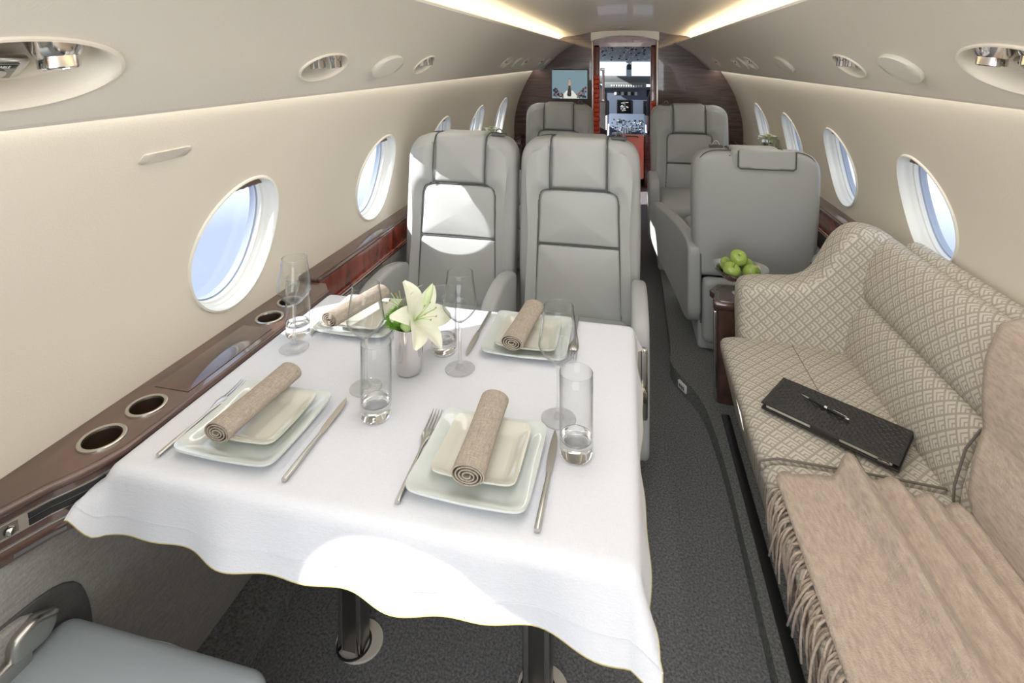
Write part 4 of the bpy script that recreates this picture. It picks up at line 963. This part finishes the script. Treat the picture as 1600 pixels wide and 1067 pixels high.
def knife():
    st = [(-.115, .0048, .0034, 0), (-.112, .0054, .0042, 0), (-.05, .0050, .0040, 0), (-.004, .0042, .0034, 0), (.0, .0046, .0036, 0)]
    v = []; f = []
    for y, hw, t, o in st:
        for k in range(12): a = 2*PI*k/12; v.append((hw*math.cos(a), y, .0045+t*math.sin(a)))
    for i in range(len(st)-1):
        for k in range(12): f.append((i*12+k, i*12+(k+1) % 12, (i+1)*12+(k+1) % 12, (i+1)*12+k))
    f.append(tuple(range(12))); f.append(tuple(range(48, 60)))
    h = G().add(v, f)
    o = fillet([(-.004, .0), (.004, .0), (.0055, .012), (.0060, .06), (.0035, .095), (-.0055, .115), (-.0085, .085), (-.0088, .03), (-.006, .008)], [0, 0, .01, .03, .03, .004, .03, .03, .006], 4)
    return h, prism(o, .0035, .0053, .0006)
FK = thing('fork', 'x', 'fork', group='steel forks'); build('handle', fork(), STEEL, FK)
for x in (-.0098, -.0033, .0033, .0098):
    build('tine', tube([(x, .058, .0035), (x, .08, .0042), (x*.98, .102, .0062), (x*.96, .114, .0085)], [.0017, .0016, .0013, .0007], 6), STEEL, FK)
KF = thing('knife', 'x', 'knife', group='steel knives'); h, b = knife(); build('handle', h, STEEL, KF); build('blade', b, STEEL, KF)
def wine(name):
    t = thing(name, 'x', 'glass', group='stemmed wine glasses')
    H = .233; o = [(.0004, .112), (.012, .116), (.030, .132), (.0405, .147), (.0425, .152), (.0415, .160), (.037, .188), (.0325, .218), (.031, H)]
    prof = [(.0004, .0105+.006)]
    outer = fillet(o, .0045, 4, False); inner = [(max(.0003, r-.0011), z+.0006) for r, z in outer]
    build('bowl', lathe(outer+[(.0306, H+.0007), (.0300, H)]+inner[::-1], 40), GLASS, t)
    build('rim', lathe([(.0302, H), (.0307, H+.0009), (.0313, H), (.0307, H-.0006), (.0302, H)], 40), GLASS, t)
    build('stem', lathe(fillet([(.0004, .1125), (.0055, .113), (.0042, .09), (.0036, .05), (.0045, .014), (.012, .0055), (.034, .0022), (.0365, .0012), (.036, 0), (.0004, 0)], .006, 4, False), 36), THICKG, t)
    return t
def tumbler(name):
    t = thing(name, 'x', 'glass', group='straight water tumblers'); H = .155; r = .0315
    o = [(r-.002, .0), (r, .004), (r, .10), (r, H)]; i = [(r-.0012, H), (r-.0014, .10), (r-.0018, .036), (r-.006, .029), (.0004, .027)]
    build('wall', lathe([(r, .024), (r, .10), (r, H), (r-.0006, H+.0008)]+[(r-.0012, H), (r-.0014, .10), (r-.0018, .038)], 44), GLASS, t)
    build('base', lathe(fillet([(.0004, .0005), (r-.004, 0), (r-.0003, .004), (r-.0003, .034), (r-.0016, .036), (r-.007, .0275), (.0004, .0255)], .003, 3, False), 44), SOLIDG, t)
    build('rim', lathe([(r-.0013, H), (r-.0006, H+.0009), (r+.0001, H), (r-.0006, H-.0006), (r-.0013, H)], 44), GLASS, t)
    return t
WG = wine('wine_glass'); TM = tumbler('water_tumbler')
Z = .7365
SET = [(-.690, .925, 'at the near left setting by the window ledge', 0.0), (-.224, .930, 'at the near right setting by the aisle', -.02),
       (-.690, 1.370, 'at the far left setting, in sunlight', 0.02), (-.216, 1.368, 'at the far right setting before the aisle seat', .01)]
def put(proto, i, loc, rz, label):
    if i == 0: proto.location = loc; proto.rotation_euler = (0, 0, rz); proto['label'] = label
    else: dup(proto, loc, rz, label)
for i, (x, y, wh, a) in enumerate(SET):
    put(DP, i, (x, y, Z), a, 'large square pale plate '+wh)
    put(SP, i, (x+.002, y+(.012 if i < 2 else -.004), Z+.0085), a, 'small square ivory plate '+wh)
    off = [(-.012, .012, -.06), (.0, .012, .02), (-.020, -.010, -.28), (-.012, -.010, -.10)][i]
    put(NK, i, (x+off[0], y+off[1], Z+.0255), off[2], 'rolled taupe napkin on the stacked plates '+wh)
FKS = [(-.818, .93, 0.0, SET[0][2]), (-.343, .93, .06, SET[1][2]), (-.098, 1.40, PI+.03, SET[3][2]), (-.555, 1.40, PI-.02, SET[2][2])]
for i, (x, y, a, wh) in enumerate(FKS): put(FK, i, (x, y, Z), a, 'steel fork beside the plates '+wh)
KNS = [(-.553, .93, 0.02, SET[0][2]), (-.098, .928, -.01, SET[1][2]), (-.800, 1.37, PI+.02, SET[2][2]), (-.356, 1.372, PI-.02, SET[3][2])]
for i, (x, y, a, wh) in enumerate(KNS): put(KF, i, (x, y, Z), a, 'steel knife beside the plates '+wh)
WGS = [(-.100, 1.082, 'tall wine glass behind the near right tumbler by the aisle'), (-.540, 1.090, 'tall wine glass just left of the steel flower vase'), (-.354, 1.205, 'tall wine glass just right of the steel flower vase'), (-.800, 1.200, 'tall wine glass nearest the window ledge')]
for i, (x, y, l) in enumerate(WGS): put(WG, i, (x, y, Z), 0, l)
TMS = [(-.055, .992, 'water tumbler at the near right of the table by the aisle'), (-.473, 1.008, 'water tumbler in front of the steel flower vase'), (-.418, 1.272, 'water tumbler just behind the vase, by the far right knife'), (-.832, 1.262, 'water tumbler behind the wine glass nearest the window ledge')]
for i, (x, y, l) in enumerate(TMS): put(TM, i, (x, y, Z), 0, l)

# ------------------------------------------------------------------ vase and flowers
VX, VY = -.470, 1.170
VS = thing('flower_vase', 'tapered polished steel cup used as a vase in the middle of the table', 'vase', (VX, VY, Z))
build('cup', lathe(fillet([(.0004, 0), (.0265, 0), (.029, .004), (.033, .05), (.0385, .112), (.0395, .114), (.0375, .112), (.0318, .05), (.027, .008), (.0004, .006)], .002, 2, False), 40), CHROME, VS)
def petal(L, W, curl, n=12, m=6, cup=.25):
    v = []; f = []
    for i in range(n+1):
        u = i/n; w_ = W*(math.sin(PI*min(1, u*.93+.03))**.75)*(1-.25*u)
        r = L*u; zz = L*(.75*u-.55*curl*u**2.4); rr = L*(.62*u+.28*curl*u*u)
        for j in range(m+1): s = -1+2*j/m; v.append((rr-.0*s, w_*s, zz+cup*w_*abs(s)**1.6-.10*w_*math.cos(3*PI*s*.5)*u))
    for i in range(n):
        for j in range(m): q = i*(m+1)+j; f.append((q, q+1, q+m+2, q+m+1))
    return G().add(v, f)
def lily(name, label, loc, tilt, az, L, curl, mt=PETAL, k0=0.0, skip=()):
    t = thing(name, label, 'flower', loc); t.rotation_euler = (tilt[0], tilt[1], az)
    for k in range(6):
        if k in skip: continue
        g = petal(L*(1 if k % 2 else .94), L*(.285 if k % 2 else .235), curl*(1+.2*math.sin(k*2.1)))
        build('petal', g.rot(Matrix.Rotation(k0+k*PI/3, 3, 'Z')), mt, t)
    for k in range(6):
        a = k*PI/3+.4; r = .016; s = build('stamen', tube([(0, 0, .005), (r*.5*math.cos(a), r*.5*math.sin(a), L*.35), (r*1.2*math.cos(a), r*1.2*math.sin(a), L*.60)], .0008, 5), LEAFM, t)
        build('anther', lathe([(.0002, -.005), (.0014, -.002), (.0014, .003), (.0002, .005)], 8).rot(Matrix.Rotation(1.2, 3, 'X')).move(r*1.2*math.cos(a), r*1.2*math.sin(a), L*.60), POLLEN, s)
    build('pistil', tube([(0, 0, .004), (0, .001, L*.5), (.002, .002, L*.72)], .0012, 6), LEAFM, t)
    dn = Vector((0, 0, 1)); build('flower_stem', tube([(0, 0, .004), (.002, 0, -.02), (.006, 0, -.055)], [.003, .0025, .0022], 7), LEAFM, t)
    return t
lily('lily', 'large open white lily leaning right over the vase rim', (VX+.012, VY-.002, Z+.122), (.18, .95), -.12, .108, .75)
lily('lily', 'pale white lily leaning left behind the green pompom flower', (VX-.016, VY+.022, Z+.126), (-.10, -.75), .2, .085, .9, k0=.5)
t = thing('lily_bud', 'slender cream lily bud standing above the open lilies', 'flower', (VX+.020, VY+.022, Z+.125)); t.rotation_euler = (-.1, .35, 0)
build('bud', lathe(fillet([(.0004, .0), (.005, .004), (.0115, .03), (.010, .055), (.004, .076), (.0004, .082)], .01, 4, False), 14), PETALG, t)
build('flower_stem', tube([(0, 0, .003), (-.004, 0, -.05)], .0025, 6), LEAFM, t)
t = thing('pompom_flower', 'round bristly green flower at the left of the vase', 'flower', (VX-.022, VY-.020, Z+.130))
build('head', lathe([(.0004, -.020), (.012, -.017), (.020, -.004), (.021, .006), (.015, .017), (.0004, .022)], 18), GREEN, t)
g = G(); ga = PI*(3-math.sqrt(5))
for i in range(520):
    zz = 1-2*(i+.5)/520
    if zz < -.75: continue
    r = math.sqrt(1-zz*zz); d = Vector((r*math.cos(ga*i), r*math.sin(ga*i), zz)); a = d.orthogonal().normalized()*.0010; b = d.cross(a); p = d*.019; q = d*(.029+.004*random.random())+Vector((random.uniform(-.003, .003), random.uniform(-.003, .003), .002))
    g.add([p+a, p-a*.5+b*.87, p-a*.5-b*.87, q], [(0, 1, 3), (1, 2, 3), (2, 0, 3)])
build('bristles', g, GREEN, t, kind='stuff')
build('flower_stem', tube([(0, 0, -.018), (.008, .004, -.07)], .003, 6), LEAFM, t)
t = thing('leaf_sprig', 'pointed pale green leaf at the front of the vase rim', 'leaf', (VX+.008, VY-.034, Z+.110)); t.rotation_euler = (.25, 0, .1)
v = []; f = []
for i in range(11):
    u = i/10; w_ = .0125*math.sin(PI*min(1, u*.95+.08))**.8
    for j in range(5): s = -1+j/2; v.append((w_*s, .004*abs(s)-.006*math.sin(u*3), -.004+.045*u))
for i in range(10):
    for j in range(4): q = i*5+j; f.append((q, q+1, q+6, q+5))
l_ = build('leaf', G().add(v, f), LEAFM, t); md = l_.modifiers.new('t', 'SOLIDIFY'); md.thickness = .0012
build('leaf_stem', tube([(0, 0, 0), (.001, .01, -.04)], .0018, 6), LEAFM, t)
# small posies standing on the far ledges
for side, px_, py_, l in ((-1, -.972, 3.83, 'small white and green posy on the far port ledge behind the double seat'), (1, .968, 3.86, 'small white posy on the far ledge behind the single seat')):
    t = thing('posy', l, 'flowers', (px_, py_, .752)); sc = .9
    build('glass_pot', lathe([(.0004, 0), (.028, 0), (.034, .08), (.036, .16), (.034, .16), (.026, .004), (.0004, .004)], 24), CHROME, t)
    for k in range(16):
        a = k*2.4; r = .058*math.sqrt((k+.3)/16); h = .196+.012*math.cos(k*1.7)-r*.25
        hd = build('bloom', G(), None, t) if False else None
        g = G()
        for q in range(7):
            pg = petal(.030, .014, .45, 5, 4); pg.rot(Matrix.Rotation(q*2*PI/7, 3, 'Z')).rot(Matrix.Rotation(.4*math.sin(a), 3, 'X')).move(r*math.cos(a), r*math.sin(a), h); g.add(pg.v, pg.f)
        build('bloom', g, WPETAL if (k % 5) else PETALG, t)
        build('flower_stem', tube([(r*math.cos(a), r*math.sin(a), h), (r*.3*math.cos(a), r*.3*math.sin(a), .03)], .0015, 5), LEAFM, t)

# ------------------------------------------------------------------ bulkhead screen
TV = thing('wall_screen', 'flat screen on the dark bulkhead showing a catwalk with seated crowd', 'screen', (-.50, 4.985, 1.245))
W2, H2 = .168, .135
build('bezel', rbox(-W2-.006, W2+.006, -.004, .014, -H2-.006, H2+.006, .004, 2), BLACK, TV)
def flat(o, d, col, name, s=1.0):
    key_ = 'scr_%d_%d_%d' % tuple(int(c*99) for c in col); m = bpy.data.materials.get(key_) or emit(key_, col, s)
    return build(name, G().add([(x, -.0045-d, z) for x, z in o], [tuple(range(len(o)))]), m, PIC, smooth=False)
PIC = build('picture', G().add([(-W2, -.0046, -H2), (W2, -.0046, -H2), (W2, -.0046, H2), (-W2, -.0046, H2)], [(0, 1, 2, 3)]), emit('screen_glow', (.15, .215, .245), 1.0), TV, smooth=False)
flat([(-W2*.55, -H2), (W2*.55, -H2), (.03, -.06), (-.03, -.06)], .0003, (.52, .53, .50), 'runway')
for sx in (-1, 1):
    rr = random.Random(3+sx)
    for k in range(44):
        u = rr.random(); x = sx*(W2-.008-u*.10); z = -H2+.012+rr.random()*(.085*(1-u)+.02); s = .008+.005*rr.random()
        flat(ellipse(x, z, s*.8, s, 9), .0004+.00002*k, rr.choice([(.03, .03, .05), (.05, .04, .05), (.25, .15, .12), (.08, .09, .14), (.02, .02, .02), (.16, .11, .10)]), 'spectator')
flat([(-.016, -.115), (.014, -.115), (.018, -.09), (.010, -.025), (.008, -.01), (-.009, -.01), (-.011, -.03), (-.024, -.10)], .0012, (.05, .04, .03), 'model_dress')
flat([(-.009, -.012), (.009, -.012), (.012, .018), (.004, .028), (-.004, .028), (-.012, .018)], .0013, (.40, .26, .17), 'model_torso')
flat(ellipse(0, .040, .0068, .009, 12), .0014, (.42, .28, .2), 'model_face'); flat(ellipse(0, .046, .008, .008, 12), .00135, (.04, .03, .02), 'model_hair')

# ------------------------------------------------------------------ doorway curtain strips and cockpit
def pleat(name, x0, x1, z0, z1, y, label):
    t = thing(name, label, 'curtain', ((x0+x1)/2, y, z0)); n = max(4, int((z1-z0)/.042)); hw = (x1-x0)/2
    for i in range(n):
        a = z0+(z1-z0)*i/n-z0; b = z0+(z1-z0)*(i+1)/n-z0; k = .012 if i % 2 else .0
        build('fold', rbox(-hw, hw-k*.6, -.012, .012+k, a+.002, b-.001, .008, 2), SUNLIT_RED, t)
pleat('folded_red_panel', -.276, -.214, .55, 1.335, YB-.030, 'tall folded panel coloured sunlit red at the left side of the cockpit doorway')
pleat('folded_red_panel', .247, .292, .80, 1.10, YB-.030, 'short folded panel coloured sunlit red at the right side of the cockpit doorway')
t = thing('handrail', 'slim white vertical grab handle beside the red folded panel in the doorway', 'handle', (-.19, 5.12, 1.10))
build('grip', tube([(0, 0, 0), (0, 0, .27)], .012, 10), WHITE, t); build('mount', rbox(-.03, .012, -.012, .012, .27, .30, .004, 2), STEEL, t); build('mount', rbox(-.03, .012, -.012, .012, -.03, .0, .004, 2), STEEL, t)
YC = 7.3
for i, s in enumerate((-1, 1)): build('wall_cockpit', rbox(s*1.0-.02, s*1.0+.02, 6.1, 8.3, 0, 1.02, .004, 1), PANELG, kind='structure', label='grey cockpit side wall, %s' % ('port' if s < 0 else 'far side'))
for s in (-1, 1): build('wall_cockpit', rbox(min(s*.38, s*1.0), max(s*.38, s*1.0), 6.1, 6.14, 0, 1.8, .004, 1), WOODR, kind='structure', label='cockpit partition beside the doorway')
build('ceiling_cockpit', rbox(-1.0, 1.0, 6.1, 7.75, 1.72, 1.76, .003, 1), PANELG, kind='structure', label='cockpit ceiling')
ws = bpy.data.objects.new('window_17', None); COL.objects.link(ws); ws['kind'] = 'structure'; ws['label'] = 'pair of cockpit windshields with a centre post'
build('window_frame', rbox(.015, .095, 8.0, 8.06, 1.10, 1.56, .01, 2), PANELG, ws, label='centre post')
build('window_frame', rbox(-1, 1, 7.98, 8.08, 1.445, 1.75, .02, 2), PANELG, ws, label='header over the windshields')
for x0, x1 in ((-.9, .02), (.09, .95)): build('window_pane', rbox(x0, x1, 8.02, 8.03, 1.0, 1.52, .001, 1), PANE, ws)
IP = thing('instrument_panel', 'blue-grey cockpit instrument panel with dark displays and glareshield', 'panel', (0.02, YC, .45))
build('panel_face', rbox(-.75, .75, .0, .05, .15, .66, .01, 2), PANELB, IP)
build('glareshield', rbox(-.78, .78, -.10, .35, .70, .80, .03, 3), mat('glare_grey', (.14, .16, .16), .8), IP)
gp = build('guidance_panel', rbox(-.30, .26, -.115, -.08, .645, .725, .012, 2), mat('glare_grey2', (.19, .22, .23), .6), IP)
build('indicator_row', (lambda g: [g.add(rbox(-.20+.032*i, -.18+.032*i, -.120, -.112, .665, .690, .002, 1).v, rbox(0, .02, 0, .008, 0, .02, .002, 1).f) for i in range(13)] and g)(G()), WHITE, gp, kind='stuff')
for x, z, w_, h in ((-.03, .39, .098, .095), (-.33, .38, .08, .095), (.30, .38, .08, .095), (.33, .575, .06, .05), (-.33, .575, .05, .05)):
    d = build('display', rbox(x-w_, x+w_, -.010, .002, z-h, z+h, .006, 2), BLACK, IP); build('display_glass', rbox(x-w_*.86, x+w_*.86, -.0115, -.009, z-h*.86, z+h*.86, .001, 1), SCREEN, d)
    if x == -.03:
        gl = G()
        for i in range(16): a, b = random.Random(i).uniform(-.05, .05), random.Random(i+50).uniform(-.06, .06); q = rbox(x+a-.012, x+a+.012, -.0125, -.0112, z+b-.004, z+b+.004, .0004, 1); gl.add(q.v, q.f)
        build('display_symbols', gl, emit('symbol_white', (.7, .75, .7), .9), d, smooth=False, kind='stuff')
for i in range(7): build('gauge', rbox(-.16+.045*i, -.125+.045*i, -.006, .002, .545, .590, .004, 2), BLACK if i % 2 else WHITE, IP)
CP = thing('center_pedestal', 'cockpit centre pedestal crowded with switches and two small displays', 'panel', (.02, YC-.35, .0))
build('pedestal_body', rbox(-.20, .22, -.45, .40, .0, .50, .02, 2), PANELB, CP)
sl = rbox(-.22, .24, -.02, .02, -.30, .20, .01, 2).rot(Matrix.Rotation(-.75, 3, 'X')).move(0, .1, .60); build('sloped_panel', sl, PANELB, CP)
for x in (-.13, .15): build('small_display', rbox(x-.062, x+.062, -.006, .006, -.04, .04, .003, 2).rot(Matrix.Rotation(-.75, 3, 'X')).move(0, .215, .705), SCREEN, CP)
rr = random.Random(4)
for m_, nn in ((WHITE, 30), (BLACK, 110), (DSTEEL, 40)):
    g = G()
    for i in range(nn): x = rr.uniform(-.19, .21); u = rr.uniform(-.28, .10); q = rbox(x-.006, x+.006, -.028, -.018, u-.006, u+.006, .002, 1).rot(Matrix.Rotation(-.75, 3, 'X')).move(0, .1, .60); g.add(q.v, q.f)
    build('switches', g, m_, CP, kind='stuff')
for x in (-.03, .0, .03, .06): build('throttle_lever', rbox(x-.008, x+.008, -.05, -.01, .46, .60, .005, 2), DSTEEL, CP)
JS = thing('jump_seat', 'folded salmon leather jump seat in front of the cockpit pedestal', 'seat', (.055, 6.25, 0))
build('side_box', rbox(-.20, -.08, -.02, .25, .0, .60, .01, 2), WOODB, JS); build('side_box', rbox(.17, .24, -.02, .25, .0, .60, .01, 2), WOODB, JS)
build('seat_pad', rbox(-.09, .165, -.04, .05, .10, .61, .02, 3), PINK, JS); build('fold_pad', rbox(-.04, .125, -.055, -.03, .30, .47, .012, 3), PINK, JS); build('handle', tube([(-.04, -.045, .585), (-.03, -.055, .597), (.09, -.055, .597), (.10, -.045, .585)], .006, 6), BLACK, JS)
OP = thing('overhead_panel', 'grey cockpit overhead panel with slotted vents and rows of switches', 'panel', (.02, 6.78, 1.625))
build('panel_face', rbox(-.42, .42, -.30, .45, -.05, .0, .01, 2).rot(Matrix.Rotation(-.26, 3, 'X')), PANELG, OP)
for i in range(18): build('vent_slat', rbox(-.36+.041*i, -.336+.041*i, -.32, -.29, -.06, .01, .002, 1).rot(Matrix.Rotation(-.26, 3, 'X')), DSTEEL, OP)
rr = random.Random(9)
for m_, nn in ((BLACK, 40), (WHITE, 50)):
    g = G()
    for i in range(nn): x = rr.uniform(-.36, .36); y = rr.uniform(-.22, .40); s = rr.uniform(.006, .014); q = rbox(x-s, x+s, y-.012, y+.012, -.062, -.045, .003, 1).rot(Matrix.Rotation(-.26, 3, 'X')); g.add(q.v, q.f)
    build('switches', g, m_, OP, kind='stuff')
GH = thing('grab_handle', 'dark horseshoe grab handle hanging under the cockpit overhead panel', 'handle', (.06, 7.2, 1.52))
build('bar', tube([(-.085, 0, .09), (-.085, 0, .03), (-.06, 0, .0), (.06, 0, .0), (.085, 0, .03), (.085, 0, .09)], .012, 8), BLACK, GH)
MC = thing('magnetic_compass', 'small dark standby compass hanging before the windshield post', 'compass', (.06, 7.93, 1.40))
build('housing', rbox(-.035, .035, -.03, .03, -.07, .01, .012, 3), BLACK, MC); build('arm', rbox(-.012, .012, .0, .055, .0, .08, .004, 2), DSTEEL, MC)
for s, l in ((-1, 'dark pilot seat back at the left edge of the cockpit doorway'), (1, 'dark pilot seat back at the right edge of the cockpit doorway')):
    t = thing('pilot_seat', l, 'seat', (s*.44+.03, 6.55, 0))
    o = fillet([(-.20, .40), (-.21, 1.0), (-.13, 1.20), (.13, 1.20), (.21, 1.0), (.20, .40)], [.05, .08, .10, .10, .08, .05], 7)
    build('backrest', puffy(o, -.05, .05, .035, 6, .01, n=70), mat('pilot_grey', (.10, .10, .11), .8) if 'pilot_grey' not in bpy.data.materials else bpy.data.materials['pilot_grey'], t)
    build('seat_pan', rbox(-.21, .21, .0, .48, .34, .46, .03, 3), bpy.data.materials['pilot_grey'], t); build('base', rbox(-.15, .15, .05, .40, 0, .34, .02, 2), DSTEEL, t)
    build('seat_harness', rbox(-s*.20-.012, -s*.20+.012, -.07, -.05, .62, .80, .008, 2), WHITE, t)
